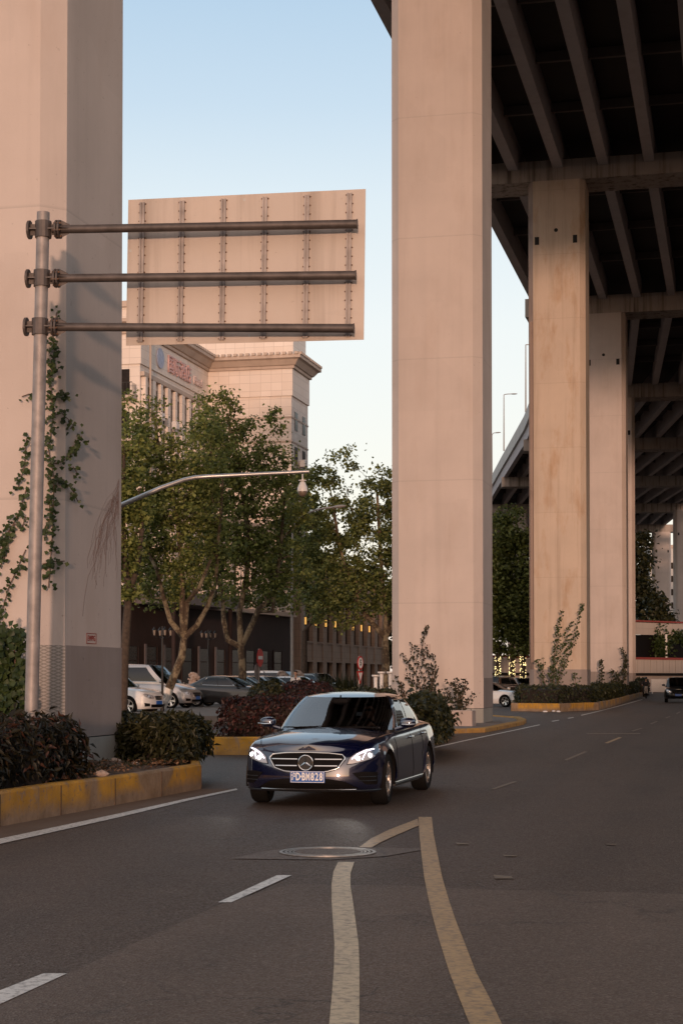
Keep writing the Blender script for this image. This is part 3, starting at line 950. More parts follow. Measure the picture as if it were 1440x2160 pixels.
# shaded long side: pilasters, windows, air conditioners
rng = random.Random(5)
for i, s in enumerate(np.arange(-17.4, -.3, 1.9)):
    mb = MB(); mb.box((.16, s, 18.1), (.40, .75 if i % 2 else .5, 16.3)); mb.build('pilaster', M['tile'], bt)
for k in range(4):
    for s in np.arange(-16.45, -1, 1.9):
        mb = MB(); mb.box((.03, s, 24.4 - 3.5 * k), (.08, 1.1, 2.5)); mb.build('window', M['winglass'], bt)
for s, z in ((-14.6, 23.4), (-10.8, 23.2), (-7.0, 20.1), (-3.1, 23.3), (-12.6, 20.0)):
    mb = MB(); mb.bbox((.62, s, z), (.45, .85, .62), .03); mb.build('air_conditioner', M['whitepole'], bt)
mb = MB(); mb.bbox((8.35, 3.0, 21.4), (.5, .9, .65), .03); mb.build('air_conditioner', M['whitepole'], bt)
mb = MB(); mb.tube([(.5, -16.9, 10), (.5, -16.9, 29.3)], .09, 6); mb.build('drain_pipe', M['cornice'], bt)
# windows of the narrow right face
for z in (25.4 - .3, 21.9, 18.4, 14.9):
    for s in (1.6, 4.4):
        mb = MB(); mb.box((8.02, s, z), (.05, 1.0, 1.7)); mb.build('window', M['winglass'], bt)
# end wall with balconies facing the camera
for z in (24.4, 20.9, 17.4):
    mb = MB(); mb.box((-2.0, -18.7, z), (3.6, 1.4, .22)); mb.build('balcony_slab', M['cornice'], bt)
    mb = MB()
    for x in np.arange(-3.75, -.2, .28): mb.box((x, -19.35, z + .62), (.035, .035, 1.02))
    mb.box((-2.0, -19.35, z + 1.14), (3.6, .06, .06))
    for y in np.arange(-19.2, -18.1, .28): mb.box((-.23, y, z + .62), (.035, .035, 1.02))
    mb.build('balcony_railing', M['iron'], bt)
    mb = MB(); mb.box((-2.0, -18.02, z + 1.35), (2.2, .06, 2.2)); mb.build('window', M['winglass'], bt)
# lettering on the long side
def sign(body, size, s0, z, mat, sx=1.0, parent=bt, x=.20, ext=.07):
    me = text_mesh(body, size, ext, name='lettering', bold=.012, sx=sx, align='LEFT')
    me.materials.append(mat)
    o = bpy.data.objects.new('lettering', me)
    link(o, parent)
    o.location = (x, s0, z)
    o.rotation_euler = (math.pi / 2, 0, math.pi / 2)
    return o
M['faded_red'] = plain('faded_red_lettering', (.60, .38, .36), .6, var=.2, scale=3)
M['faded_pink'] = plain('faded_pink_lettering', (.62, .49, .46), .6, var=.2, scale=3)
M['faded_blue'] = plain('faded_blue_emblem', (.34, .38, .50), .6, var=.2, scale=3)
sign('国际酒店', 1.65, -11.6, 28.35, M['faded_red'], .95)
sign('Hotel', 1.05, -4.6, 28.2, M['faded_pink'], 1.0)
mb = MB(); mb.lathe([(.02, 0), (.85, 0), (.85, .09), (.02, .09)], (.16, -13.6, 28.5), 20, 'x'); mb.build('emblem', M['faded_blue'], bt)
# taller block behind
tb = GX(618, 168)
t = empty('tower_block', (tb.x, tb.y, 0), -ROAD)
tag(t, 'tall plain beige block standing behind the hotel roof', 'building')
mb = MB(); mb.prism([(-20, 0), (0, 0), (0, 5), (-20, 5)], 0, 39.2); mb.build('wall', M['tile'], t)
mb = MB(); mb.prism([(-20.3, -.3), (.3, -.3), (.3, 5.3), (-20.3, 5.3)], 39.2, 39.8); mb.build('cornice', M['cornice'], t)
for k in range(9):
    for x in (-18.6, -16.6, -14.6): 
        mb = MB(); mb.box((x, -.02, 37 - 3.5 * k), (1.0, .06, 1.9)); mb.build('window', M['winglass'], t)
# stone wing with wall lamps
wl = Vector((-3.45, 155.9, 0)) - SD * 1.6
t = empty('stone_wing', tuple(wl), -ROAD)
tag(t, 'brown stone office wing with tall dark windows and glowing wall lamps', 'building')
L = 37.5
mb = MB(); mb.prism([(-9, 0), (-.30, 0), (-.30, L), (-9, L)], 0, 13); mb.build('wall', M['winglass'], t)
mb = MB()
mb.box((-.10, .45, 6.5), (.5, .9, 13))
for k in range(10):
    s = 1.6 + k * 3.95
    mb.box((-.12, s, 6.5), (.42, 1.55, 13)) if k else None
mb.box((-.17, L / 2 + .6, 4.1), (.34, L - 1, 1.62))
mb.box((-.15, L / 2 + .6, 9.6), (.34, L - 1, 1.6))
mb.box((-.14, L / 2 + .6, 12.7), (.6, L - 1, .7))
mb.box((-.17, L / 2 + .6, .25), (.36, L - 1, .5))
mb.box((-4.5, -.05, 6.5), (9, .3, 13))
mb.build('stone_facing', M['stonewall'], t)
mb = MB()
for k in range(9):
    for z in (4.98, 3.22): mb.box((-.08, 3.6 + k * 3.95, z), (.36, 2.5, .14))
mb.build('window_sill', M['stonewall'], t)
for k in range(8):
    mb = MB(); s = 1.6 + k * 3.95
    mb.loft([[(.12 + a * .11, s + b * .14, z) for a, b in ((0, -1), (1, -1), (1, 1), (0, 1))] for z in (6.55, 7.2)], cap=True)
    f = mb.build('wall_lamp', M['wall_lamp'], t)
    mb = MB(); mb.box((.17, s, 7.26), (.2, .34, .08)); mb.box((.17, s, 6.49), (.2, .3, .08)); mb.box((.10, s, 6.88), (.04, .10, .80)); mb.build('lamp_bracket', M['iron'], f)
# dark ground floor wing with pilasters above
A_, B_ = GX(250, 119.2), GX(612, 150.3)
dd = (B_ - A_); LL = dd.length; ang = math.atan2(dd.y, dd.x)
t = empty('arcade_wing', tuple(A_), ang - math.pi / 2)
tag(t, 'low hotel front with dark brown ground floor and pale pilasters behind the plane trees', 'building')
# local: y along the facade, x out of it
mb = MB(); mb.prism([(-8, 0), (0, 0), (0, LL), (-8, LL)], 0, 7.0); mb.build('ground_floor_wall', M['brownwall'], t)
mb = MB(); mb.prism([(-8, 0), (-.1, 0), (-.1, LL), (-8, LL)], 7.35, 13.8); mb.build('upper_wall', M['winglass'], t)
mb = MB(); mb.prism([(-8, -.2), (.55, -.2), (.55, LL + .2), (-8, LL + .2)], 7.0, 7.35); mb.prism([(-8, -.2), (.5, -.2), (.5, LL + .2), (-8, LL + .2)], 13.8, 14.5); mb.build('ledge', M['cornice'], t)
mb = MB()
k = 0
for s in np.arange(.8, LL, 2.62):
    mb.box((.02, s, 10.57), (.5, 1.35, 6.44)); mb.box((.30, s, 10.57), (.16, .55, 6.42))
mb.box((-.03, LL / 2, 12.9), (.36, LL - .1, 1.6)); mb.box((-.03, LL / 2, 7.95), (.36, LL - .1, .9))
mb.build('pilaster_facing', M['tile'], t)
for i, s in enumerate(np.arange(2.0, LL - 1, 3.1)):
    mb = MB(); mb.box((.02, s, 2.1), (.08, 1.9, 3.6)); f = mb.build('shop_window', M['winglass'], t)
    mb = MB()
    for dy in (-.98, .98): mb.box((.08, s + dy, 2.15), (.08, .10, 3.8))
    mb.box((.08, s, 3.98), (.08, 1.86, .10)); mb.box((.08, s, 2.9), (.06, 1.86, .06))
    mb.build('frame', M['brownwall'], f)
for s in (4.1, 7.2, 13.4, 16.6):
    mb = MB(); mb.box((.10, s, 2.5), (.10, .28, 3.2)); mb.build('door_panel', M['canopy'], t)
mb = MB(); mb.prism([(.56, 1.5), (3.6, 1.5), (3.6, 13), (.56, 13)], 6.9, 7.75); mb.build('canopy', M['canopy'], t)
for s in (2.2, 12.3):
    mb = MB(); mb.tube([(3.2, s, .1), (3.2, s, 6.9)], .16, 10); mb.build('canopy_column', M['brownwall'], t)

# ------------------------------------------------------------------ elevated ramp across the end of the road
RA, RB = GX(1000, 178.5), GX(1500, 208.5)
dr = RB - RA; LR = dr.length
t = empty('ramp_wall', tuple(RA), math.atan2(dr.y, dr.x))
tag(t, 'pale panelled ramp parapet with a red rail, crossing behind the pillars', 'ramp wall')
mb = MB(); mb.box((LR / 2, .0, 3.0), (LR, .25, 1.55)); mb.build('panel_band', M['panelwall'], t)
mb = MB(); mb.box((LR / 2, .7, 1.1), (LR, .3, 2.25)); mb.build('lower_wall', M['pillar'], t)
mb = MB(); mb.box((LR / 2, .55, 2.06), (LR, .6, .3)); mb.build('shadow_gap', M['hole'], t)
mb = MB(); mb.box((LR / 2, -.02, 3.92), (LR, .4, .26)); mb.build('rail', M['red_rail'], t)
mb = MB()
for i in range(int(LR / 1.25)): mb.box((i * 1.25 + .6, -.135, 3.0), (.035, .02, 1.5))
mb.build('panel_joint', M['cap'], t)
t = empty('terrace', tuple(RA + dr * .62 + Vector((-.1, 4.5, 0))), math.atan2(dr.y, dr.x))
tag(t, 'upper planted terrace with pale parapet and red rail at the right picture edge', 'terrace')
L2 = LR * .42
mb = MB(); mb.box((L2 / 2, 0, 7.55), (L2, .3, 1.45)); mb.build('panel_band', M['panelwall'], t)
mb = MB(); mb.box((L2 / 2, -.05, 8.45), (L2, .4, .2)); mb.build('rail', M['red_rail'], t)
mb = MB(); mb.box((L2 / 2, .4, 5.4), (L2, .5, 2.8)); mb.build('void_shade', M['matt_black'], t)  # black sheet standing for the shade of the open void
mb = MB(); mb.box((L2 / 2, 1.2, 2.2), (L2, 3.5, 3.6)); mb.build('base_wall', M['pillar'], t)
for x in (7.4, 15.5):
    mb = MB(); mb.tube([(x, -.9, 4.0), (x, -.9, 6.9)], .16, 10); mb.build('post', M['whitepole'], t)
hb = GX(1388, 178)
mb = MB(); mb.bbox((0, 0, .85), (1.6, .15, 1.35), .02)
for x in (-.7, .7): mb.box((x, 0, .09), (.08, .5, .18))
o = mb.build('hoarding', M['p_white'], label='plain pale hoarding board standing at the end of the road', cat='hoarding'); o.location = tuple(hb)
# far pale building seen as slivers beside the farthest pillar
fb = GX(1400, 385)
t = empty('far_building', tuple(fb)); tag(t, 'distant pale building visible as a sliver beside the farthest pillar', 'building')
mb = MB(); mb.prism([(-3.1, 0), (2.7, 0), (2.7, 10), (-3.1, 10)], 0, 31); mb.build('wall', M['parapet'], t)
mb = MB()
for k in range(9): mb.box((2.0, -.02, 3 + k * 3), (.8, .05, 1.4))
mb.build('window', M['winglass'], t)
mb = MB(); mb.prism([(-3.3, -.2), (2.9, -.2), (2.9, 10.2), (-3.3, 10.2)], 31, 31.7); mb.build('roof', M['cornice'], t)
# ------------------------------------------------------------------ overhead sign seen from behind
PZ = 22.8
pt, pb = W(92, 448, PZ), W(64, 1585, PZ)
pb.z = .36
t = empty('sign_gantry', tuple(pb)); tag(t, 'steel pole with three arms holding a large blank sign panel seen from behind', 'overhead sign')
def loc(p): return Vector(p) - pb
mb = MB(); mb.tube([loc(pb), loc(pb.lerp(pt, .5)), loc(pt)], [.092, .090, .086], 20)
mb.build('pole', M['galv'], t, smooth=True)
mb = MB(); mb.lathe([(.02, 0), (.22, 0), (.22, .03), (.02, .03)], (0, 0, -.02), 16); mb.build('base_plate', M['galv_dark'], t)
M['panel_back'] = mat_concrete('sign_panel_aluminium', (.54, .46, .40), (.50, .38, .29), .45, .40, .3, rough=.55)
for (x0, y0), (x1, y1) in (((92, 484.5), (752, 472.5)), ((89, 587.5), (749, 580.5)), ((85, 689.5), (745, 692.5))):
    a, b = W(x0, y0, PZ), W(x1, y1, 22.32)
    a, b = loc(a), loc(b)
    d = (b - a).normalized()
    mb = MB(); mb.tube([a + d * .12, a.lerp(b, .5), b], [.056, .056, .058], 14)
    arm = mb.build('arm', M['galv_dark'], t, smooth=True)
    mb = MB(); mb.tube([b - d * .002, b + d * .012], [.066, .066], 14); mb.build('end_cap', M['galv_dark'], arm)
    # clamp: collar, side flanges, gussets and bolts
    rot = d.to_track_quat('X', 'Z').to_matrix()
    mb = MB()
    mb.tube([a - Vector((0, 0, .11)), a + Vector((0, 0, .11))], [.112, .112], 16)
    mb.tube([a - d * .205, a - d * .175], [.125, .125], 18)
    mb.tube([a + d * .175, a + d * .200], [.125, .125], 18)
    mb.tube([a + d * .215, a + d * .240], [.125, .125], 18)
    mb.box(a, (.38, .02, .15), M=rot); mb.box(a, (.38, .16, .018), M=rot)
    for sgn in (1, -1):
        for ax in (Vector((0, 1, 0)), Vector((0, 0, 1))):
            off = rot @ ax * sgn
            mb.add([a + d * .24 + off * .05, a + d * .24 + off * .118, a + d * .36 + off * .06, a + d * .36 + off * .05,
                    a + d * .24 + off * .05 + rot @ Vector((0, .008, .008)), a + d * .24 + off * .118 + rot @ Vector((0, .008, .008)), a + d * .36 + off * .06 + rot @ Vector((0, .008, .008)), a + d * .36 + off * .05 + rot @ Vector((0, .008, .008))],
                   [(0, 1, 2, 3), (7, 6, 5, 4), (0, 4, 5, 1), (1, 5, 6, 2), (2, 6, 7, 3), (3, 7, 4, 0)])
    mb.build('clamp', M['galv_dark'], t)
    mb = MB()
    for k in range(6):
        an = k * math.pi / 3 + .3
        q = a + d * .208 + rot @ Vector((0, math.cos(an) * .1, math.sin(an) * .1))
        mb.tube([q - d * .05, q + d * .05], [.013, .013], 6)
    mb.build('bolt', M['rust'], t)
cs = [W(266, 729, 22.98), W(767, 716.5, 22.50), W(771, 398.5, 22.50), W(271, 421.5, 22.98)]
nrm = (cs[1] - cs[0]).cross(cs[3] - cs[0]).normalized()
if nrm.y > 0: nrm = -nrm
mb = MB()
f = [loc(c) for c in cs]; bk = [p - nrm * .006 for p in f]
mb.add(f + bk, [(0, 1, 2, 3), (7, 6, 5, 4), (0, 4, 5, 1), (1, 5, 6, 2), (2, 6, 7, 3), (3, 7, 4, 0)])
pan = mb.build('sign_panel', M['panel_back'], t)
def onp(u, v, off=0.0):
    return (f[0].lerp(f[1], u)).lerp(f[3].lerp(f[2], u), v) + nrm * off
for xt in (302, 387, 475, 562, 650, 738):
    u = (xt - 271) / 500.0
    mb = MB()
    wd = .022
    for du in (-.0105, .0035):
        q = [onp(u + du, .02), onp(u + du + .007, .02), onp(u + du + .007, .975), onp(u + du, .975)]
        q2 = [p + nrm * .03 for p in q]
        mb.add(q + q2, [(3, 2, 1, 0), (4, 5, 6, 7), (0, 1, 5, 4), (1, 2, 6, 5), (2, 3, 7, 6), (3, 0, 4, 7)])
    q = [onp(u - .004, .02), onp(u + .004, .02), onp(u + .004, .975), onp(u - .004, .975)]
    q2 = [p + nrm * .012 for p in q]
    mb.add(q + q2, [(3, 2, 1, 0), (4, 5, 6, 7), (0, 1, 5, 4), (1, 2, 6, 5), (2, 3, 7, 6), (3, 0, 4, 7)])
    rb = mb.build('stiffener', M['galv'], t)
    mb = MB()
    for v in np.linspace(.03, .965, 17):
        for du in (-.013, .013):
            mb.ell(onp(u + du, v, .006), (.011, .011, .011), 6, 4)
    mb.build('bolt', M['rust'], rb)
for v, x0, y0 in ((.80, 0, 0), (.45, 0, 0), (.10, 0, 0)):
    for xt in (302, 387, 475, 562, 650, 738):
        u = (xt - 271) / 500.0
        mb = MB()
mb = MB()
for u, v, su, sv in ((.006, .64, .012, .018), (.49, .955, .010, .018), (.52, .035, .008, .02)):
    q = [onp(u, v, .002), onp(u + su, v, .002), onp(u + su, v + sv, .002), onp(u, v + sv, .002)]
    mb.add(q, [(0, 1, 2, 3)])
mb.build('paper_scrap', M['parapet'], pan)

# ------------------------------------------------------------------ curved camera arm
b0 = GX(206, 30.2); b0.z = 0
t = empty('camera_mast', tuple(b0)); tag(t, 'galvanised mast arm reaching over the trees with a hanging dome camera', 'camera mast')
pts = [W(x, y, Z_) - b0 for x, y, Z_ in ((206, 1088, 30.2), (262, 1063, 30.1), (340, 1029, 30.0), (388, 1012, 29.95), (412, 1007, 29.9), (440, 1005, 29.9), (550, 999.5, 29.8), (652, 994.5, 29.7))]
mb = MB(); mb.tube(pts, [.05, .045, .04, .037, .037, .036, .032, .028], 12); mb.build('arm', M['bright_steel'], t, smooth=True)
mb = MB(); mb.tube([Vector((0, 0, 0)), pts[0] + Vector((0, 0, .5))], [.11, .08], 14); mb.build('mast', M['galv'], t, smooth=True)
cp = W(638, 1000, 29.7) - b0
mb = MB(); mb.tube([cp, cp - Vector((0, 0, .10))], .012, 8); mb.lathe([(.01, -.10), (.07, -.105), (.07, -.12), (.03, -.125), (.05, -.15), (.085, -.23), (.092, -.29), (.092, -.305), (.01, -.305)], cp, 20)
cc = mb.build('camera_housing', M['whitepole'], t, smooth=True)
mb = MB(); mb.ell(cp + Vector((0, 0, -.31)), (.080, .080, .09), 16, 10); mb.build('dome', M['lantern'], cc, smooth=True)

# ------------------------------------------------------------------ street lamps
def cobra(base, top, armend, name_label, r=.085, headlen=.75, group=None):
    t = empty('street_lamp', tuple(base)); tag(t, name_label, 'street lamp', group)
    B = Vector(base)
    mb = MB(); mb.tube([Vector((0, 0, 0)), Vector(top) - B], [r, r * .6], 10); mb.build('pole', M['greypole'], t, smooth=True)
    a, e = Vector(top) - B, Vector(armend) - B
    ctrl = Vector((a.x + (e.x - a.x) * .25, a.y, e.z))
    pts = [a * (1 - s) ** 2 + ctrl * 2 * s * (1 - s) + e * s * s for s in np.linspace(0, 1, 8)]
    mb = MB(); mb.tube(pts, [r * .55] * 8, 8); mb.build('arm', M['greypole'], t, smooth=True)
    d = (pts[-1] - pts[-2]).normalized()
    mb = MB(); rot = d.to_track_quat('X', 'Z').to_matrix()
    mb.ell(pts[-1] + d * headlen * .45, (headlen * .5, .15, .09), 12, 8, M=rot)
    mb.build('lamp_head', M['greypole'], t, smooth=True)
    return t
b = GX(616, 89, .30)
cobra(b, W(617, 1112, 89), W(702, 1070, 88), 'grey street lamp on a slim pole among the plane trees', headlen=.85)
for x0, yb, yt, xe, ye, Zv in ((1062, 958, 833, 1076, 831, 232), (1108, 872, 727, 1122, 727, 198), (1037, 1004, 918, 1043, 913, 262)):
    bb, tt = W(x0, yb, Zv), W(x0, yt, Zv)
    bb.z = 32.6
    cobra(bb, tt, W(xe, ye, Zv), {1062: 'thin lamp post on the far viaduct parapet in the middle of the pillar gap', 1108: 'thin lamp post on the far viaduct close beside the orange stained pillar', 1037: 'thin lamp post on the far viaduct with only its head showing beside the middle pillar'}[x0], r=.10, headlen=1.0, group='lamp posts on the far viaduct')

def lantern_post(base, h, label, rz=0.0):
    t = empty('lantern_post', tuple(base), rz); tag(t, label, 'lamp post', 'ornamental lantern posts by the car park')
    mb = MB(); mb.lathe([(.001, 0), (.16, 0), (.16, .12), (.09, .2), (.075, .7), (.05, .8), (.045, h - .4), (.06, h - .38), (.03, h), (.001, h)], (0, 0, 0), 12)
    mb.build('post', M['iron'], t, smooth=True)
    for k in range(4):
        a = k * math.pi / 2 + .4
        q = Vector((math.cos(a) * .34, math.sin(a) * .34, h - .38))
        mb = MB(); mb.tube([Vector((0, 0, h - .45)), q * .6 + Vector((0, 0, (h - .38) * .4 - .12)), q - Vector((0, 0, .02))], .018, 6); mb.build('bracket', M['iron'], t)
        mb = MB(); mb.lathe([(.04, 0), (.065, .20), (.02, .21)], q, 6); ln = mb.build('lantern', M['lantern'], t)
        mb = MB(); mb.lathe([(.10, .21), (.04, .30), (.01, .35)], q, 6); mb.build('lantern_cap', M['iron'], ln)
    return t
lantern_post(GX(343, 69, .0), 3.75, 'black lantern post in front of the white cars')
lantern_post(GX(440, 83, .30), 3.7, 'black lantern post in front of the dark parked sedan, between two plane trees')

# ------------------------------------------------------------------ traffic signs seen edge-on
def round_sign(px_, Y, zc, r, yaw, label, face, pole_bottom=.28):
    b = GX(px_, Y, pole_bottom)
    t = empty('road_sign', tuple(b), yaw); tag(t, label, 'road sign')
    mb = MB(); mb.tube([Vector((0, 0, 0)), Vector((0, 0, zc + r - pole_bottom))], .035, 8); mb.build('pole', M['galv'], t)
    c = Vector((.05, 0, zc - pole_bottom))
    mb = MB(); mb.lathe([(.001, 0), (r, 0), (r, .02), (.001, .02)], c, 28, 'x'); d = mb.build('sign_disc', M['red'], t)
    return t, d, c
t, d, c = round_sign(546, 76, 2.55, .40, R(-17), 'red round no entry sign with a white bar, turned almost edge-on', None)
mb = MB(); mb.box(c + Vector((.024, 0, 0)), (.008, .58, .15)); mb.build('white_bar', M['white'], d)
mb = MB(); mb.lathe([(.001, 0), (.36, 0), (.36, .02), (.001, .02)], (-.07, -.05, 1.65), 24, 'x'); mb.build('lower_disc', M['galv'], t)
t, d, c = round_sign(757, 74, 2.30, .30, R(-25), 'round speed sign with red rim above a red and white plate, turned sideways', None)
mb = MB(); mb.lathe([(.001, 0), (.235, 0), (.235, .006), (.001, .006)], c + Vector((.022, 0, 0)), 24, 'x'); w_ = mb.build('white_field', M['white'], d)
me = text_mesh('5', .36, .002, name='numeral', bold=.01); me.materials.append(M['blackpaint'])
o = bpy.data.objects.new('numeral', me); link(o, w_); o.location = c + Vector((.032, 0, 0)); o.rotation_euler = (math.pi / 2, 0, math.pi / 2)
mb = MB(); mb.add([(.06, -.32, 1.66), (.06, .32, 1.66), (.06, 0, 1.1), (.04, -.32, 1.66), (.04, .32, 1.66), (.04, 0, 1.1)], [(0, 1, 2), (5, 4, 3), (0, 3, 4, 1), (1, 4, 5, 2), (2, 5, 3, 0)]); tp = mb.build('triangle_plate', M['red'], t)
mb = MB(); mb.add([(.064, -.22, 1.60), (.064, .22, 1.60), (.064, 0, 1.22)], [(0, 1, 2)]); mb.build('white_field', M['white'], tp)
# white pedestals near the far plane tree
for px_, Y_, h_ in ((792, 71, 1.72), (804, 73, 1.86), (823, 72, 1.86)):
    b = GX(px_, Y_, .30)
    mb = MB(); mb.lathe([(.001, 0), (.16, 0), (.12, .08), (.07, .6), (.09, h_ - .35), (.17, h_ - .3), (.17, h_ - .24), (.001, h_ - .24)], (0, 0, 0), 14)
    o = mb.build('pedestal', M['whitepole'], smooth=True, label={792: 'low white pedestal, leftmost of three near the far plane tree', 804: 'white pedestal close against the left side of the far plane trunk', 823: 'white pedestal between the far plane trunk and the middle pillar'}[px_], cat='pedestal', group='white pedestals')
    o.location = tuple(b)

# ------------------------------------------------------------------ guardian lions
def lion(px_, Y_, label, yaw=0.0, s=1.0, z=.30):
    t = empty('stone_lion', tuple(GX(px_, Y_, z)), yaw); tag(t, label, 'statue', 'carved stone lions before the hotel')
    t.scale = (s, s, s)
    mb = MB(); mb.bbox((0, 0, .28), (.95, .55, .56), .03); mb.bbox((0, 0, .06), (1.1, .7, .12), .02); mb.build('plinth', M['stone'], t)
    mb = MB()
    mb.ell((-.18, 0, .80), (.26, .20, .26), 12, 8)
    mb.ell((.02, 0, 1.02), (.20, .17, .36), 12, 8)
    mb.ell((.10, 0, 1.38), (.20, .19, .20), 12, 8)
    mb.ell((.26, 0, 1.34), (.12, .12, .10), 10, 7)
    mb.ell((.27, 0, 1.25), (.09, .09, .04), 10, 7)
    for sy in (-1, 1):
        mb.tube([(.16, sy * .12, 1.05), (.20, sy * .13, .8), (.22, sy * .13, .60)], [.085, .065, .06], 8)
        mb.ell((.27, sy * .13, .60), (.10, .07, .05), 8, 6)
        mb.ell((-.12, sy * .17, .68), (.22, .09, .14), 10, 6)
        mb.ell((.06, sy * .17, 1.53), (.04, .03, .05), 6, 5)
    rr = random.Random(3)
    for k in range(46):
        a = rr.uniform(0, 2 * math.pi); e = rr.uniform(-1.2, 1.3)
        q = Vector((.04 + .19 * math.cos(a) * math.cos(e) - .03, .20 * math.sin(a) * math.cos(e), 1.33 + .24 * math.sin(e)))
        if q.x < .17: mb.ell(q, (.05, .05, .05), 6, 5)
    mb.tube([(-.40, 0, .75), (-.46, 0, .95), (-.38, 0, 1.12)], [.05, .07, .03], 8)
    mb.build('lion_figure', M['stone'], t, smooth=True, angle=60)
lion(406, 82, 'large stone lion beside the plane trunk, left of the dark sedan', 0.1, 1.02)
lion(356, 86, 'stone lion partly hidden behind the silver van windscreen', 0.1, .98)
lion(593, 95, 'stone lion showing only its round back above the white van roof', .5, 1.1)
lion(626, 95, 'stone lion behind the standing person, right of the street lamp pole', .2, 1.12)
# ------------------------------------------------------------------ cars (local frame: x forward, y left, z up, origin on the road midway between the axles)
def interp(tab, x):
    if x <= tab[0][0]: return tab[0][1]
    for (a, va), (b, vb) in zip(tab, tab[1:]):
        if x <= b:
            f = (x - a) / (b - a)
            return va + (vb - va) * f
    return tab[-1][1]
def sinterp(tab, x):
    """smooth (Catmull-Rom) interpolation"""
    n = len(tab)
    if x <= tab[0][0]: return tab[0][1]
    if x >= tab[-1][0]: return tab[-1][1]
    for i in range(n - 1):
        a, b = tab[i][0], tab[i + 1][0]
        if x <= b:
            t = (x - a) / (b - a)
            def sl(k):
                if k <= 0: return (tab[1][1] - tab[0][1]) / (tab[1][0] - tab[0][0])
                if k >= n - 1: return (tab[-1][1] - tab[-2][1]) / (tab[-1][0] - tab[-2][0])
                return (tab[k + 1][1] - tab[k - 1][1]) / (tab[k + 1][0] - tab[k - 1][0])
            h = b - a
            m0, m1 = sl(i) * h, sl(i + 1) * h
            t2, t3 = t * t, t * t * t
            return (2 * t3 - 3 * t2 + 1) * tab[i][1] + (t3 - 2 * t2 + t) * m0 + (-2 * t3 + 3 * t2) * tab[i + 1][1] + (t3 - t2) * m1

SEDAN = dict(xf=2.31, xr=-2.60, W=.925, af=1.47, ar=-1.47, Rw=.335, zb=.20, D=.50, Dr=.55, nf=2.5, nr=2.6,
             zsh=[(-2.6, .95), (-2.0, .975), (-1.2, .955), (0, .925), (.8, .910), (1.3, .885), (1.8, .835), (2.1, .765), (2.31, .70)],
             zc=[(-2.6, 1.00), (-2.2, 1.07), (-1.7, 1.08), (.7, 1.0), (1.0, .988), (1.35, .960), (1.7, .918), (2.0, .860), (2.16, .808), (2.26, .752), (2.31, .71)],
             fxt=[(0, -.12), (.10, -.05), (.25, 0), (.5, .0), (.7, -.015), (.85, -.05), (1, -.13)],
             rxt=[(0, .12), (.15, .02), (.4, 0), (.7, .02), (.9, .0), (1, .05)],
             gh=dict(xwf=[(0, 1.02), (.5, .61), (1, .24)], xcf=[(0, .56), (.5, .20), (1, -.12)], w=[(0, .805), (.35, .768), (.7, .695), (1, .600)],
                     xcr=[(0, -1.50), (.5, -1.30), (1, -1.04)], xwr=[(0, -1.98), (.5, -1.62), (1, -1.26)],
                     zt=1.390, zpk=1.462, ax0=.30, bp=(.44, .50), cp=.93, nfw=2.35))
SUV = dict(xf=2.30, xr=-2.30, W=.93, af=1.40, ar=-1.40, Rw=.37, zb=.25, D=.45, Dr=.40, nf=2.8, nr=3.2,
           zsh=[(-2.3, 1.12), (-1.2, 1.09), (0, 1.06), (.8, 1.04), (1.3, 1.02), (1.8, .97), (2.1, .90), (2.3, .86)],
           zc=[(-2.3, 1.15), (-1.7, 1.15), (.8, 1.12), (1.1, 1.12), (1.5, 1.08), (1.8, 1.04), (2.1, .95), (2.3, .87)],
           fxt=[(0, -.12), (.10, -.05), (.25, 0), (.5, .0), (.7, -.01), (.85, -.03), (1, -.10)],
           rxt=[(0, .10), (.15, .02), (.4, 0), (.7, 0), (.9, .0), (1, .03)],
           gh=dict(xwf=[(0, 1.05), (.5, .72), (1, .38)], xcf=[(0, .72), (.5, .42), (1, .10)], w=[(0, .82), (.35, .79), (.7, .74), (1, .66)],
                   xcr=[(0, -2.0), (.5, -1.95), (1, -1.85)], xwr=[(0, -2.25), (.5, -2.16), (1, -2.02)],
                   zt=1.66, zpk=1.72, ax0=.30, bp=(.36, .41), cp=.95, nfw=3.4))
VAN = dict(xf=2.45, xr=-2.55, W=.93, af=1.55, ar=-1.5, Rw=.34, zb=.24, D=.50, Dr=.30, nf=2.7, nr=4,
           zsh=[(-2.55, 1.10), (0, 1.08), (1.0, 1.05), (1.5, 1.0), (1.9, .93), (2.2, .84), (2.45, .76)],
           zc=[(-2.55, 1.12), (1.1, 1.15), (1.5, 1.10), (1.9, .99), (2.2, .88), (2.45, .77)],
           fxt=[(0, -.12), (.10, -.05), (.25, 0), (.5, .0), (.7, -.02), (.85, -.05), (1, -.12)],
           rxt=[(0, .08), (.15, .02), (.4, 0), (.7, 0), (.9, .0), (1, .0)],
           gh=dict(xwf=[(0, 1.55), (.5, 1.05), (1, .62)], xcf=[(0, 1.18), (.5, .74), (1, .36)], w=[(0, .84), (.35, .83), (.7, .79), (1, .72)],
                   xcr=[(0, -2.3), (.5, -2.28), (1, -2.2)], xwr=[(0, -2.48), (.5, -2.44), (1, -2.36)],
                   zt=1.86, zpk=1.93, ax0=.30, bp=(.40, .44), cp=.96, nfw=3.6))
WT = [(0, .950), (.12, .985), (.30, 1.0), (.48, .992), (.62, .985), (.74, .980), (.86, .958), (.94, .930), (1, .885)]

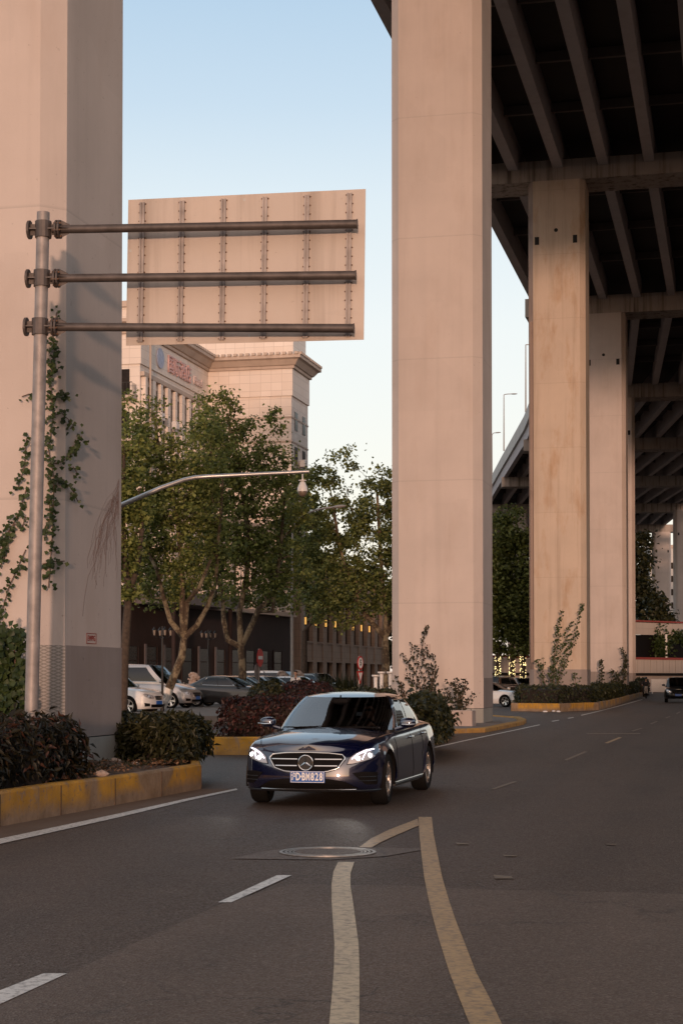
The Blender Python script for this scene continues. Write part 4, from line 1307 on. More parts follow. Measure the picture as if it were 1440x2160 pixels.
class Body:
    def __init__(s, P): s.P = P
    def Wt(s, t): return s.P['W'] * sinterp(WT, t)
    def taper(s, x):
        P = s.P
        f = max(0, (x - P['af'] + .2) / (P['xf'] - P['af'])); r = max(0, (-x + P['ar'] + .2) / (P['ar'] - P['xr']))
        return 1 - .045 * f * f - .05 * r * r
    def low(s, x, front_or_rear=False):
        P = s.P; z = P['zb']; Ra = P['Rw'] + .055
        for a in (P['af'], P['ar']):
            if abs(x - a) < Ra: z = max(z, P['Rw'] + math.sqrt(max(0, Ra * Ra - (x - a) ** 2)))
        return z
    def pt(s, st, t):
        P = s.P; k, v = st
        if k == 'F':
            c, sn = max(0, math.cos(v)) ** (2 / P['nf']), math.sin(v) ** (2 / P['nf'])
            xA = P['xf'] - P['D']
            x = xA + (P['D'] + sinterp(P['fxt'], t) * math.cos(v) ** .3 if math.cos(v) > 0 else xA) * c if math.cos(v) > 1e-6 else xA
            xn = xA + P['D'] * c
        elif k == 'R':
            c, sn = max(0, math.cos(v)) ** (2 / P['nr']), math.sin(v) ** (2 / P['nr'])
            xA = P['xr'] + P['Dr']
            x = xA - (P['Dr'] - sinterp(P['rxt'], t)) * c
            xn = xA - P['Dr'] * c
        else:
            x = xn = v; sn = 1
        y = s.Wt(t) * sn * s.taper(xn)
        z0, z1 = s.low(xn), sinterp(P['zsh'], xn)
        if k == 'S' and z0 > P['zb'] + .01: # keep side shape at constant height round the arch
            za = z0 + (z1 - z0) * t
            tt = (za - P['zb']) / (z1 - P['zb'])
            y = s.Wt(tt) * s.taper(xn)
            y += .018 * math.exp(-((za - z0) / .06) ** 2)   # arch lip
        return Vector((x, y, z0 + (z1 - z0) * t))
    def stations(s):
        P = s.P; st = [('F', a) for a in np.linspace(0, math.pi / 2, 19)[:-1]]
        xs = set()
        xa, xb = P['xf'] - P['D'], P['xr'] + P['Dr']
        for x in np.linspace(xa, xb, 40): xs.add(round(float(x), 4))
        Ra = P['Rw'] + .055
        for a in (P['af'], P['ar']):
            xs = {x for x in xs if abs(x - a) > Ra + .01}
            for k in range(23):
                xs.add(round(a + Ra * math.cos(math.pi * k / 22), 4))
            xs.add(round(a + Ra + .004, 4)); xs.add(round(a - Ra - .004, 4))
        xs = sorted([x for x in xs if xb <= x <= xa], reverse=True)
        st += [('S', x) for x in xs]
        st += [('R', a) for a in np.linspace(math.pi / 2, 0, 14)[1:]]
        return st
    def front_x(s, y, z):
        P = s.P; xA = P['xf'] - P['D']
        x = P['xf']
        for _ in range(3):
            t = max(0, min(1, (z - P['zb']) / (sinterp(P['zsh'], x) - P['zb'])))
            Wd = s.Wt(t) * s.taper(x)
            q = min(.999, abs(y) / Wd)
            c = (1 - q ** P['nf']) ** (1 / P['nf'])
            x = xA + (P['D'] + sinterp(P['fxt'], t) * max(.0, math.cos(math.asin(q ** (P['nf'] / 2)))) ** .3) * c
        return x
    def side_y(s, x, z):
        P = s.P
        t = max(0, min(1, (z - P['zb']) / (sinterp(P['zsh'], x) - P['zb'])))
        return s.Wt(t) * s.taper(x)

def mirror_y(mb):
    n = len(mb.v)
    mb.v += [(x, -y, z) for x, y, z in mb.v]
    mb.f += [tuple(n + i for i in reversed(f)) for f in mb.f]
    mb.m += list(mb.m)
    return mb

def weld(o, d=.0008):
    import bmesh
    bm = bmesh.new(); bm.from_mesh(o.data)
    bmesh.ops.remove_doubles(bm, verts=bm.verts, dist=d)
    bmesh.ops.recalc_face_normals(bm, faces=bm.faces)
    bm.to_mesh(o.data); bm.free()
    return o

def conform(B, top, bot, nu=18, nv=4, off=.004):
    """patch on the nose between two (y, z) polylines"""
    def pl(pts, f):
        tot = [0]
        for a, b in zip(pts, pts[1:]): tot.append(tot[-1] + math.hypot(b[0] - a[0], b[1] - a[1]))
        d = f * tot[-1]
        for i in range(len(pts) - 1):
            if d <= tot[i + 1] + 1e-9:
                k = (d - tot[i]) / max(1e-9, tot[i + 1] - tot[i]); break
        return (pts[i][0] + (pts[i + 1][0] - pts[i][0]) * k, pts[i][1] + (pts[i + 1][1] - pts[i][1]) * k)
    mb = MB(); vs = []
    for j in range(nv + 1):
        for i in range(nu + 1):
            a, b = pl(top, i / nu), pl(bot, i / nu)
            y = a[0] + (b[0] - a[0]) * j / nv; z = a[1] + (b[1] - a[1]) * j / nv
            vs.append((B.front_x(y, z) + off, y, z))
    fs = [(j * (nu + 1) + i, (j + 1) * (nu + 1) + i, (j + 1) * (nu + 1) + i + 1, j * (nu + 1) + i + 1) for j in range(nv) for i in range(nu)]
    mb.add(vs, fs)
    return mb
def on_nose(B, pts, off=.01): return [(B.front_x(y, z) + off, y, z) for y, z in pts]

def wheel(parent, x, y, Rw, side, steer=0.0, detail=True, wd=.225):
    t = empty('wheel', (x, y, Rw), steer, parent)
    s = side
    mb = MB()
    rr = Rw * .70
    mb.lathe([(rr, -wd / 2 + .01), (Rw - .03, -wd / 2), (Rw - .008, -wd / 2 + .025), (Rw, -wd / 4), (Rw, wd / 4), (Rw - .008, wd / 2 - .025), (Rw - .03, wd / 2), (rr, wd / 2 - .01), (rr - .01, wd / 2 - .03), (rr - .01, -wd / 2 + .03), (rr, -wd / 2 + .01)], (0, 0, 0), 40, 'y')
    mb.build('tyre', M['rubber'], t, smooth=True)
    mb = MB()
    o = s * (wd / 2 - .012)
    mb.lathe([(rr, o), (rr - .018, o), (rr - .026, o - s * .02), (rr - .03, o - s * .12), (rr - .02, o - s * .14), (rr, o - s * .14)], (0, 0, 0), 36, 'y')
    n = 5
    for k in range(n * 2 if detail else 6):
        a = 2 * math.pi * (k // 2) / n + (.14 if k % 2 else -.14) if detail else 2 * math.pi * k / 6
        u = Vector((math.cos(a), 0, math.sin(a))); v = Vector((-math.sin(a), 0, math.cos(a)))
        w0, w1 = .020, .024
        for r0, r1, y0, y1 in ((.05, rr - .02, o - s * .03, o - s * .008),):
            P0 = [u * r0 - v * w0, u * r0 + v * w0, u * r1 + v * w1, u * r1 - v * w1]
            ys = (y0, y0, y1, y1)
            A = [p + Vector((0, yy, 0)) for p, yy in zip(P0, ys)]
            Bq = [p + Vector((0, yy - s * .035, 0)) for p, yy in zip(P0, ys)]
            mb.add(A + Bq, [(0, 1, 2, 3), (7, 6, 5, 4), (0, 4, 5, 1), (1, 5, 6, 2), (2, 6, 7, 3), (3, 7, 4, 0)])
    mb.lathe([(.001, o - s * .02), (.035, o - s * .02), (.06, o - s * .035), (.065, o - s * .09), (.001, o - s * .09)], (0, 0, 0), 16, 'y')
    mb.build('rim', M['alloy'], t)
    mb = MB(); mb.lathe([(.001, o - s * .10), (rr - .03, o - s * .10), (rr - .03, o - s * .13), (.001, o - s * .13)], (0, 0, 0), 24, 'y')
    mb.build('brake_disc', M['matt_black'], t)
    return t

def greenhouse(B, parent, body_mat, glass_mat, detail):
    P, g = B.P, B.P['gh']
    NF, NR = 15, 10
    NS = 26
    phs = list(np.linspace(0, math.pi / 2, NF))
    def tab(k, h): return sinterp(g[k], h)
    def gp(st, h):
        k, v = st
        if k == 'F':
            c, sn = max(0, math.cos(v)) ** (2 / g['nfw']), math.sin(v) ** (2 / g['nfw'])
            x = tab('xcf', h) + (tab('xwf', h) - tab('xcf', h)) * c; y = tab('w', h) * sn
        elif k == 'R':
            c, sn = max(0, math.cos(v)) ** (2 / 3.0), math.sin(v) ** (2 / 3.0)
            x = tab('xcr', h) + (tab('xwr', h) - tab('xcr', h)) * c; y = tab('w', h) * sn * .93
        else:
            x = tab('xcf', h) + (tab('xcr', h) - tab('xcf', h)) * v
            y = tab('w', h) * (1 - .07 * max(0, v - .35) ** 1.2 / .65 ** 1.2)
        # base height sits on the lower body
        c_ = sinterp(P['zc'], x); s_ = sinterp(P['zsh'], x)
        ys = B.Wt(1) * B.taper(x)
        base = c_ + (s_ - c_) * min(1, abs(y) / ys) ** 2.4 - .012
        zt = g['zt'] + (.020 if k == 'F' else (-.01 if k == 'R' else .008)) * (1 if k != 'S' else 1)
        if k == 'F': zt = g['zt'] + .008 - .016 * math.cos(v)
        if k == 'R': zt = g['zt'] + .008 - .04 * math.cos(v)
        return Vector((x, y, base + (zt - base) * h))
    st = [('F', a) for a in phs] + [('S', q) for q in np.linspace(0, 1, NS)[1:-1]] + [('S', 1.0)] + [('R', a) for a in np.linspace(math.pi / 2, 0, NR)[1:]]
    NH = 8
    grid = [[gp(s_, h) for s_ in st] for h in np.linspace(0, 1, NH + 1)]
    n = len(st)
    def kind(j):
        k0, v0 = st[j]; k1, v1 = st[j + 1]
        vm = (v0 + v1) / 2 if k0 == k1 else (1e9 if k1 == 'R' else 0)
        if k0 == 'F' and k1 == 'F': return 'W' if j < NF - 3 else 'A'
        if k0 == 'F' and k1 == 'S': return 'A'
        if k0 == 'S' and k1 == 'S':
            if vm < .03: return 'A'
            if g['bp'][0] < vm < g['bp'][1]: return 'B'
            if vm > g['cp']: return 'C'
            return 'S'
        if k1 == 'R' and (k0 == 'S' or j - (NF + NS - 2) < 1): return 'C'
        return 'R' if j > NF + NS else 'C'
    names = {'W': ('windscreen', glass_mat), 'S': ('side_window', M['glass_dark'] if not detail else M['glass_side']), 'R': ('rear_window', M['glass_dark'])}
    def grab(sel, lo=0, hi=NH):
        mb = MB()
        for j in range(n - 1):
            if kind(j) in sel:
                mb.add([grid[i][jj] for i in range(lo, hi + 1) for jj in (j, j + 1)], [(2 * i, 2 * i + 1, 2 * i + 3, 2 * i + 2) for i in range(hi - lo)])
        return mb
    for k, (nm, mt) in names.items():
        mb = grab(k, 0 if k != 'S' else 1, NH - (1 if k == 'S' else 0))
        if k == 'S':
            for s_ in (1, -1):
                m2 = MB(); m2.v = [(x, y * s_, z) for x, y, z in mb.v]; m2.f = list(mb.f) if s_ == 1 else [tuple(reversed(f)) for f in mb.f]; m2.m = list(mb.m)
                weld(m2.build(nm, mt, parent, smooth=True))
        else:
            mirror_y(mb); weld(mb.build(nm, mt, parent, smooth=True))
    mb = grab('AC')
    for j in range(n - 1):
        if kind(j) == 'S':
            for lo, hi in ((0, 1), (NH - 1, NH)):
                mb.add([grid[lo][j], grid[lo][j + 1], grid[hi][j + 1], grid[hi][j]], [(0, 1, 2, 3)])
    # roof
    cx = (tab('xwf', 1) + tab('xwr', 1)) / 2
    prev = grid[NH]
    zp = g['zpk']
    for ring in range(1, 8):
        k = 1 - ring / 7
        cur = []
        for p in grid[NH]:
            cur.append(Vector((cx + (p.x - cx) * k, p.y * k, zp + (p.z - zp) * k ** 2.2)))
        vs = prev + cur
        mb.add(vs, [(j, j + 1, n + j + 1, n + j) for j in range(n - 1)])
        prev = cur
    mirror_y(mb); weld(mb.build('roof', body_mat, parent, smooth=True, angle=50))
    mb = grab('B')
    mb.v = [(x, y * 1.002, z) for x, y, z in mb.v]
    mirror_y(mb); mb.build('window_pillar', M['black'], parent, smooth=True)
    # window surround
    js = [j for j in range(n) if st[j][0] == 'S' and .02 <= st[j][1] <= g['cp'] + .01]
    lo = [grid[1][j] for j in js]; up = [grid[NH - 1][j] for j in js]
    lo = [Vector((p.x, p.y + .006, p.z)) for p in lo]; up = [Vector((p.x, p.y + .006, p.z)) for p in up]
    loop = lo + up[::-1] + [lo[0]]
    for s_ in (1, -1):
        mb = MB(); mb.tube([(p.x, p.y * s_, p.z) for p in loop], .010 if detail else .012, 6, cap=False)
        mb.build('window_trim', M['chrome'] if P.get('chrome', True) else M['black'], parent, smooth=True)
    return gp, st, grid

def build_car(name, P, mat, label, cat, loc, heading, lights=False, detail=False, group=None, plate=None, glass_mat=None, driver=None, steer=0.0):
    """heading: world direction of the car's nose as an angle of +x"""
    B = Body(P)
    t = empty(name, tuple(loc), heading); tag(t, label, cat, group)
    st = B.stations()
    ts = [0, .03, .08, .15, .23, .32, .42, .52, .61, .68, .74, .80, .86, .91, .955, .985, 1.0]
    n = len(st)
    mb = MB()
    grid = [[B.pt(s_, tt) for s_ in st] for tt in ts]
    for i in range(len(ts) - 1):
        mb.add(grid[i] + grid[i + 1], [(j, n + j, n + j + 1, j + 1) for j in range(n - 1)])
    top = grid[-1]
    K = 9
    prev = top
    gx0, gx1 = sinterp(P['gh']['xwf'], 0) - .13, sinterp(P['gh']['xwr'], 0) + .10
    for k in range(1, K + 1):
        f = 1 - k / K
        cur = []
        for p in top:
            zc, zs = sinterp(P['zc'], p.x), p.z
            q = f
            crease = .006 * math.exp(-((q - .62) / .10) ** 2) if p.x > .9 else 0
            cur.append(Vector((p.x, p.y * f, zc + (zs - zc) * q ** 2.4 + crease)))
        for j in range(n - 1):
            xm = (top[j].x + top[j + 1].x) / 2
            if gx1 < xm < gx0 and f < .86: continue
            mb.add([prev[j], prev[j + 1], cur[j + 1], cur[j]], [(3, 2, 1, 0)])
        prev = cur
    mirror_y(mb)
    body = weld(mb.build('body', mat, t, smooth=True, angle=38))
    # under-structure, wheel housings and cabin
    mb = MB()
    L0, L1 = P['xr'] + .25, P['xf'] - .30
    mb.box(((L0 + L1) / 2, 0, P['zb'] + .06), (L1 - L0, (P['W'] - .30) * 2, .10))
    mb.box(((L0 + L1) / 2, 0, P['zb'] + .28), (L1 - L0 - .3, (P['W'] - .34) * 2, .36))
    for a in (P['af'], P['ar']):
        for s_ in (1, -1):
            Ra = P['Rw'] + .06
            mb.loft([[(a + Ra * math.cos(q), s_ * yy, P['Rw'] + Ra * math.sin(q)) for q in np.linspace(-.25, math.pi + .25, 18)] for yy in (P['W'] - .01, P['W'] - .34)], closed=False)
    mb.build('underbody', M['matt_black'], t)
    gp, gst, gg = greenhouse(B, t, mat, glass_mat or M['glass_dark'], detail)
    # interior
    mb = MB()
    xd = sinterp(P['gh']['xwf'], 0)
    mb.bbox((xd - .42, 0, P['zc'][3][1] - .13), (.55, 1.42, .24), .08)
    mb.box((-.4, 0, .40), (2.9, 1.5, .08))
    for s_ in (-1, 1): mb.box((-.4, s_ * .78, .70), (2.6, .04, .50))
    mb.build('cabin_lining', M['interior'], t)
    zt = P['gh']['zt']
    for x0, sp in ((.02, .37), (-.95, .36)):
        for s_ in (-1, 1):
            mb = MB(); y = s_ * sp
            mb.bbox((x0 + .05, y, .58), (.52, .50, .16), .05)
            mb.loft([[(x0 - .18 - k * .22 + a, y + b * .24 * (1 - .12 * k), .62 + k * .58) for a, b in ((.0, -1), (.10, -.9), (.10, .9), (0, 1), (-.08, .9), (-.08, -.9))] for k in (0, .5, 1)], cap=True)
            mb.ell((x0 - .40, y, min(zt - .14, 1.26)), (.06, .13, .09), 10, 8)
            mb.build('seat', M['seat_leather'] if detail else M['interior'], t, smooth=True)
    # wheels
    for a, st_ in ((P['af'], steer), (P['ar'], 0)):
        for s_ in (1, -1):
            wheel(t, a, s_ * (P['W'] - .125), P['Rw'], s_, st_, detail or True)
    # mirrors
    for s_ in (1, -1):
        mb = MB(); xm = sinterp(P['gh']['xcf'], 0) - .02; zm = sinterp(P['zsh'], xm) + .125
        mb.ell((xm, s_ * (P['W'] + .055), zm), (.085, .112, .070), 16, 10, pw=.8)
        mb.tube([(xm - .01, s_ * (P['W'] - .12), zm - .09), (xm - .01, s_ * (P['W'] + .02), zm - .05)], [.03, .028], 8)
        mr = mb.build('wing_mirror', mat, t, smooth=True)
        if detail:
            mb = MB(); mb.tube([(xm + .078, s_ * (P['W'] - .01), zm - .02), (xm + .088, s_ * (P['W'] + .08), zm - .025), (xm + .050, s_ * (P['W'] + .185), zm - .015)], [.010, .013, .008], 6)
            mb.build('mirror_trim', M['chrome'], mr, smooth=True)
    return t, B, gp
def nose_z(P, f):  # height as a share between bottom and bonnet edge
    return P['zb'] + (P['zsh'][-1][1] - P['zb']) * f

def simple_front(t, B, plate_text=None, on=False, grille=(.42, .52, .86)):
    P = B.P
    z = lambda f: nose_z(P, f)
    g = grille
    top = [(-g[0], z(g[2])), (0, z(g[2] + .02)), (g[0], z(g[2]))]; bot = [(-g[0] * .8, z(g[1])), (0, z(g[1] - .02)), (g[0] * .8, z(g[1]))]
    conform(B, top, bot, 12, 3, .008).build('grille', M['matt_black'], t)
    mb = MB()
    for f in np.linspace(g[1] + .06, g[2] - .06, 3):
        mb.tube(on_nose(B, [(y, z(f)) for y in np.linspace(-g[0] * .88, g[0] * .88, 9)], .016), .010, 6)
    mb.build('grille_bar', M['chrome'], t, smooth=True)
    for s_ in (1, -1):
        top = [(s_ * (g[0] + .07), z(.86)), (s_ * .66, z(.99)), (s_ * .80, z(1.04))]
        bot = [(s_ * (g[0] + .05), z(.66)), (s_ * .62, z(.66)), (s_ * .81, z(.82))]
        mb = conform(B, top, bot, 12, 4, .008)
        if s_ == -1: mb.f = [tuple(reversed(f)) for f in mb.f]
        hl = mb.build('headlight', M['p_silver'], t, smooth=True)
        mb = MB()
        for yy, zz in ((.57, .77), (.69, .85)):
            p = on_nose(B, [(s_ * yy, z(zz))], .006)[0]
            mb.ell(p, (.02, .055, .045), 12, 8)
        mb.build('lamp_lens', M['lamp_on'] if on else M['chrome'], hl, smooth=True)
        top = [(s_ * .60, z(.36)), (s_ * .82, z(.40))]; bot = [(s_ * .58, z(.18)), (s_ * .80, z(.16))]
        mb = conform(B, top, bot, 8, 3, .007)
        if s_ == -1: mb.f = [tuple(reversed(f)) for f in mb.f]
        mb.build('fog_lamp_recess', M['matt_black'], t)
    conform(B, [(-.55, z(.30)), (.55, z(.30))], [(-.48, z(.10)), (.48, z(.10))], 12, 2, .007).build('lower_intake', M['matt_black'], t)
    px_ = B.front_x(0, z(.44)) + .02
    mb = MB(); mb.box((px_, 0, z(.42)), (.012, .44, .14)); pl = mb.build('number_plate', M['plate'], t)
    return t

# ---- the dark sedan in the road
ft = G(815, 1694); rt = G(893, 1664.5)
hd = math.atan2(-math.cos(R(12.9)), -math.sin(R(12.9)))
# mid-axle point: right-hand wheels in the picture are the car's left wheels
lf = Vector((math.cos(hd), math.sin(hd), 0)); ll = Vector((-math.sin(hd), math.cos(hd), 0))
fw = Vector(((803 - 720) / FPX * 22.35, 22.35, 0))
CAR = fw - lf * 1.47 - ll * .80
SEDAN2 = dict(SEDAN)
car, B, gp = build_car('dark_blue_sedan', SEDAN2, M['navy'], 'shiny dark blue sedan driving toward the viewer with headlights on', 'car', CAR, hd, detail=True, glass_mat=M['glass'], steer=R(3))
P = B.P
# grille: rounded trapezoid with chrome frame, two bars and ring emblem
GT = [(-.490, .640), (-.455, .676), (-.28, .694), (0, .700), (.28, .694), (.455, .676), (.490, .640)]
GB = [(-.490, .618), (-.41, .505), (-.28, .464), (0, .448), (.28, .464), (.41, .505), (.490, .618)]
conform(B, GT, GB, 28, 8, .006).build('grille', M['matt_black'], car)
mb = MB()
loop = GT + GB[::-1]
def dens(pts, k=4, closed=True):
    out = []
    m_ = len(pts)
    for i in range(m_ if closed else m_ - 1):
        a, b = pts[i], pts[(i + 1) % m_]
        for q in range(k): out.append((a[0] + (b[0] - a[0]) * q / k, a[1] + (b[1] - a[1]) * q / k))
    out.append(pts[0] if closed else pts[-1])
    return out
mb.tube(on_nose(B, dens(loop, 4), .014), .0115, 8, cap=False)
mb.build('grille_frame', M['chrome'], car, smooth=True, angle=70)
for zc_, hw in ((.615, .478), (.532, .425)):
    for s_ in (-1, 1):
        mb = MB()
        ys = np.linspace(.115, hw - .02, 12)
        rings = []
        for y in ys:
            x = B.front_x(s_ * y, zc_)
            rings.append([(x + .004, s_ * y, zc_ - .014), (x + .024, s_ * y, zc_ - .010), (x + .028, s_ * y, zc_), (x + .024, s_ * y, zc_ + .010), (x + .004, s_ * y, zc_ + .014)])
        mb.loft(rings, closed=True, cap=True)
        mb.build('grille_bar', M['chrome'], car, smooth=True)
ex = B.front_x(0, .57) + .034
em = MB(); em.tube([(ex, .094 * math.cos(a), .572 + .094 * math.sin(a)) for a in np.linspace(0, 2 * math.pi, 33)], .0095, 8, cap=False)
for k in range(3):
    a = math.pi / 2 + k * 2 * math.pi / 3
    u = Vector((0, math.cos(a), math.sin(a))); v = Vector((0, -math.sin(a), math.cos(a)))
    c = Vector((ex, 0, .572))
    em.add([c + v * .018, c - v * .018, c + u * .09, c + Vector((.012, 0, 0)), c + Vector((-.006, 0, 0))], [(0, 2, 3), (2, 1, 3), (2, 0, 4), (1, 2, 4)])
em.build('emblem', M['chrome'], car)
mb = MB(); mb.lathe([(.001, -.012), (.088, -.012), (.088, -.008), (.001, -.008)], (ex, 0, .572), 28, 'x'); mb.build('emblem_base', M['black'], car)
mb = MB(); bx = B.P['xf'] - .30
mb.lathe([(.001, 0), (.026, 0), (.024, .004), (.001, .006)], (1.99, 0, .845), 16); mb.build('bonnet_badge', M['chrome'], car)
# number plate with its characters
zp_ = .395
px_ = B.front_x(.22, zp_) + .035
mb = MB(); mb.bbox((0, 0, 0), (.014, .452, .148), .004); pl = mb.build('number_plate', M['plate'], car); pl.location = (px_, 0.03, zp_)
mb = MB()
for (cy, cz, sy, sz) in ((0, .0665, .436, .006), (0, -.0665, .436, .006), (.215, 0, .006, .127), (-.215, 0, .006, .127)): mb.box((.0085, cy, cz), (.003, sy, sz))
mb.build('plate_border', M['white'], pl)
def put_text(body, y, z, size, sx, parent, x, bold=.004):
    me = text_mesh(body, size, .0012, name='plate_character', bold=bold, sx=sx); me.materials.append(M['white'])
    o = bpy.data.objects.new('plate_character', me); link(o, parent); o.location = (x, y, z); o.rotation_euler = (math.pi / 2, 0, math.pi / 2)
    return o
for ch, y, sx in (('沪', -.180, .50), ('D', -.122, .62), ('·', -.087, 1.0), ('B', -.050, .66), ('M', .007, .52), ('8', .066, .68), ('2', .122, .68), ('8', .178, .68)):
    put_text(ch, y, 0, .118 if ch == '沪' else .135, sx, pl, .0095, .0012 if ch == '沪' else .004)
# lower bumper: central intake, side intakes, body-colour blades, chrome lip
conform(B, [(-.50, .335), (-.30, .37), (.30, .37), (.50, .335)], [(-.66, .245), (-.30, .235), (.30, .235), (.66, .245)], 24, 4, .007).build('lower_intake', M['matt_black'], car)
for s_ in (1, -1):
    mb = conform(B, [(s_ * .585, .445), (s_ * .72, .462), (s_ * .865, .45)], [(s_ * .735, .300), (s_ * .80, .295), (s_ * .862, .295)], 14, 5, .006)
    if s_ == -1: mb.f = [tuple(reversed(f)) for f in mb.f]
    mb.build('side_intake', M['matt_black'], car, smooth=True)
    mb = MB()
    for zz in (.345, .395): mb.tube(on_nose(B, [(s_ * y, zz) for y in np.linspace(.66, .85, 7)], .010), .006, 6)
    mb.build('intake_bar', M['black'], car)
mb = MB(); mb.tube(on_nose(B, [(y, .232) for y in np.linspace(-.62, .62, 21)], .012), .0085, 6); mb.build('bumper_lip', M['chrome'], car, smooth=True)
mb = MB(); mb.tube(on_nose(B, [(s, .205 + .02 * abs(s)) for s in np.linspace(-.88, .88, 27)], .012), .012, 6); mb.build('front_splitter', M['black'], car, smooth=True)
# headlights
for s_ in (1, -1):
    top = [(s_ * .555, .640), (s_ * .62, .695), (s_ * .72, .742), (s_ * .80, .760), (s_ * .868, .752)]
    bot = [(s_ * .520, .560), (s_ * .60, .566), (s_ * .70, .590), (s_ * .80, .622), (s_ * .872, .690)]
    mb = conform(B, top, bot, 20, 6, .006)
    if s_ == -1: mb.f = [tuple(reversed(f)) for f in mb.f]
    hl = mb.build('headlight', M['p_silver'], car, smooth=True)
    mb = MB(); pts = [(s_ * .575, .622), (s_ * .63, .676), (s_ * .72, .722), (s_ * .80, .742), (s_ * .86, .735)]
    mb.tube(on_nose(B, pts, .012), [.005, .008, .009, .008, .005], 8); mb.build('daylight_strip', M['drl'], hl, smooth=True)
    mb = MB(); pts = [(s_ * .735, .705), (s_ * .715, .665), (s_ * .70, .615)]
    mb.tube(on_nose(B, pts, .012), .0045, 8); mb.build('daylight_strip', M['drl'], hl, smooth=True)
    for yy, zz, r_ in ((.640, .628, .034), (.775, .664, .031)):
        p = Vector(on_nose(B, [(s_ * yy, zz)], .0)[0])
        mb = MB(); mb.ell(p, (.020, r_ * 1.05, r_ * .9), 16, 10); mb.build('lamp_lens', M['lamp_on'], hl, smooth=True)
    mb = MB(); mb.tube(on_nose(B, dens([(s_ * .52, .556), (s_ * .60, .562), (s_ * .70, .586), (s_ * .80, .618), (s_ * .874, .688), (s_ * .870, .756), (s_ * .80, .764), (s_ * .72, .746), (s_ * .62, .699), (s_ * .55, .642)], 2), .008), .0045, 6, cap=False)
    mb.build('lamp_bezel', M['black'], hl)
for s_ in (1, -1):
    p = on_nose(B, [(s_ * .68, .64)], .06)[0]
    ld = bpy.data.lights.new('headlamp_beam', 'SPOT'); ld.energy = 14; ld.spot_size = R(30); ld.spot_blend = .7; ld.shadow_soft_size = .05; ld.color = (1.0, .93, .82)
    lo = bpy.data.objects.new('headlamp_beam', ld); link(lo, car); lo.location = p
    lo.rotation_euler = Vector((1, s_ * .03, -.16)).to_track_quat('-Z', 'Y').to_euler()
# side details: handles, door gaps, sill strip, bonnet gap
for s_ in (1, -1):
    for x in (-.12, -1.08):
        mb = MB(); z = sinterp(P['zsh'], x) - .10
        y = B.side_y(x, z)
        mb.tube([(x - .11, s_ * (y + .004), z), (x - .09, s_ * (y + .035), z + .004), (x + .07, s_ * (y + .035), z + .008), (x + .10, s_ * (y + .004), z + .006)], [.010, .013, .013, .010], 8)
        mb.build('door_handle', M['chrome'], car, smooth=True)
    mb = MB()
    for x in (.93, -.20, -1.00):
        zs = np.linspace(.27, sinterp(P['zsh'], x) - .01, 12)
        if x == -1.00: pts = [(x + (.12 if z < .6 else 0) * 1.0 - .18 * max(0, .75 - z), z) for z in zs]
        else: pts = [(x, z) for z in zs]
        mb.tube([(a, s_ * (B.side_y(a, z) + .0005), z) for a, z in pts], .0035, 5)
    mb.build('door_gap', M['matt_black'], car)
    mb = MB(); xs = np.linspace(1.02, -1.03, 20)
    mb.loft([[(x, s_ * (B.side_y(x, .23) + a), z) for a, z in ((-.03, .21), (.012, .215), (.016, .24), (-.005, .265))] for x in xs], closed=True, cap=True)
    mb.build('sill_strip', M['chrome'] if False else M['black'], car, smooth=True)
    mb = MB(); mb.tube([(x, s_ * (B.side_y(x, .262) + .004), .262) for x in xs], .006, 6); mb.build('sill_trim', M['chrome'], car, smooth=True)
for s_ in (1, -1):
    mb = MB(); pts = []
    for x in np.linspace(1.05, 2.12, 14):
        ysh = B.Wt(1) * B.taper(x); f = .93 - .25 * max(0, (x - 1.7)) 
        y = ysh * f; zc_, zs_ = sinterp(P['zc'], x), sinterp(P['zsh'], x)
        pts.append((x, s_ * y, zc_ + (zs_ - zc_) * f ** 2.4 + .0005))
    mb.tube(pts, .003, 5)
    mb.build('bonnet_gap', M['matt_black'], car)
mb = MB(); mb.box((.95, 0, .985), (.12, 1.3, .012)); mb.tube([(1.03, -.55, .985), (1.02, -.05, 1.005)], .006, 6); mb.tube([(1.04, .05, .985), (.96, .55, 1.005)], .006, 6); mb.build('wiper', M['matt_black'], car)
# steering wheel (left-hand drive) and interior mirror
mb = MB(); c = Vector((.42, .37, .93)); rot = Matrix.Rotation(R(-62), 3, 'Y')
mb.tube([c + rot @ Vector((.18 * math.cos(a), .18 * math.sin(a), 0)) for a in np.linspace(0, 2 * math.pi, 25)], .014, 8, cap=False)
mb.tube([c, c + rot @ Vector((0, 0, -.2))], .03, 8)
for a in (0, math.pi, -math.pi / 2): mb.tube([c, c + rot @ Vector((.17 * math.cos(a), .17 * math.sin(a), 0))], .014, 6)
mb.build('steering_wheel', M['matt_black'], car, smooth=True)
mb = MB(); mb.ell((.36, 0, 1.33), (.02, .11, .035), 12, 8, pw=.6); mb.tube([(.36, 0, 1.34), (.33, 0, 1.41)], .01, 6); mb.build('interior_mirror', M['matt_black'], car)

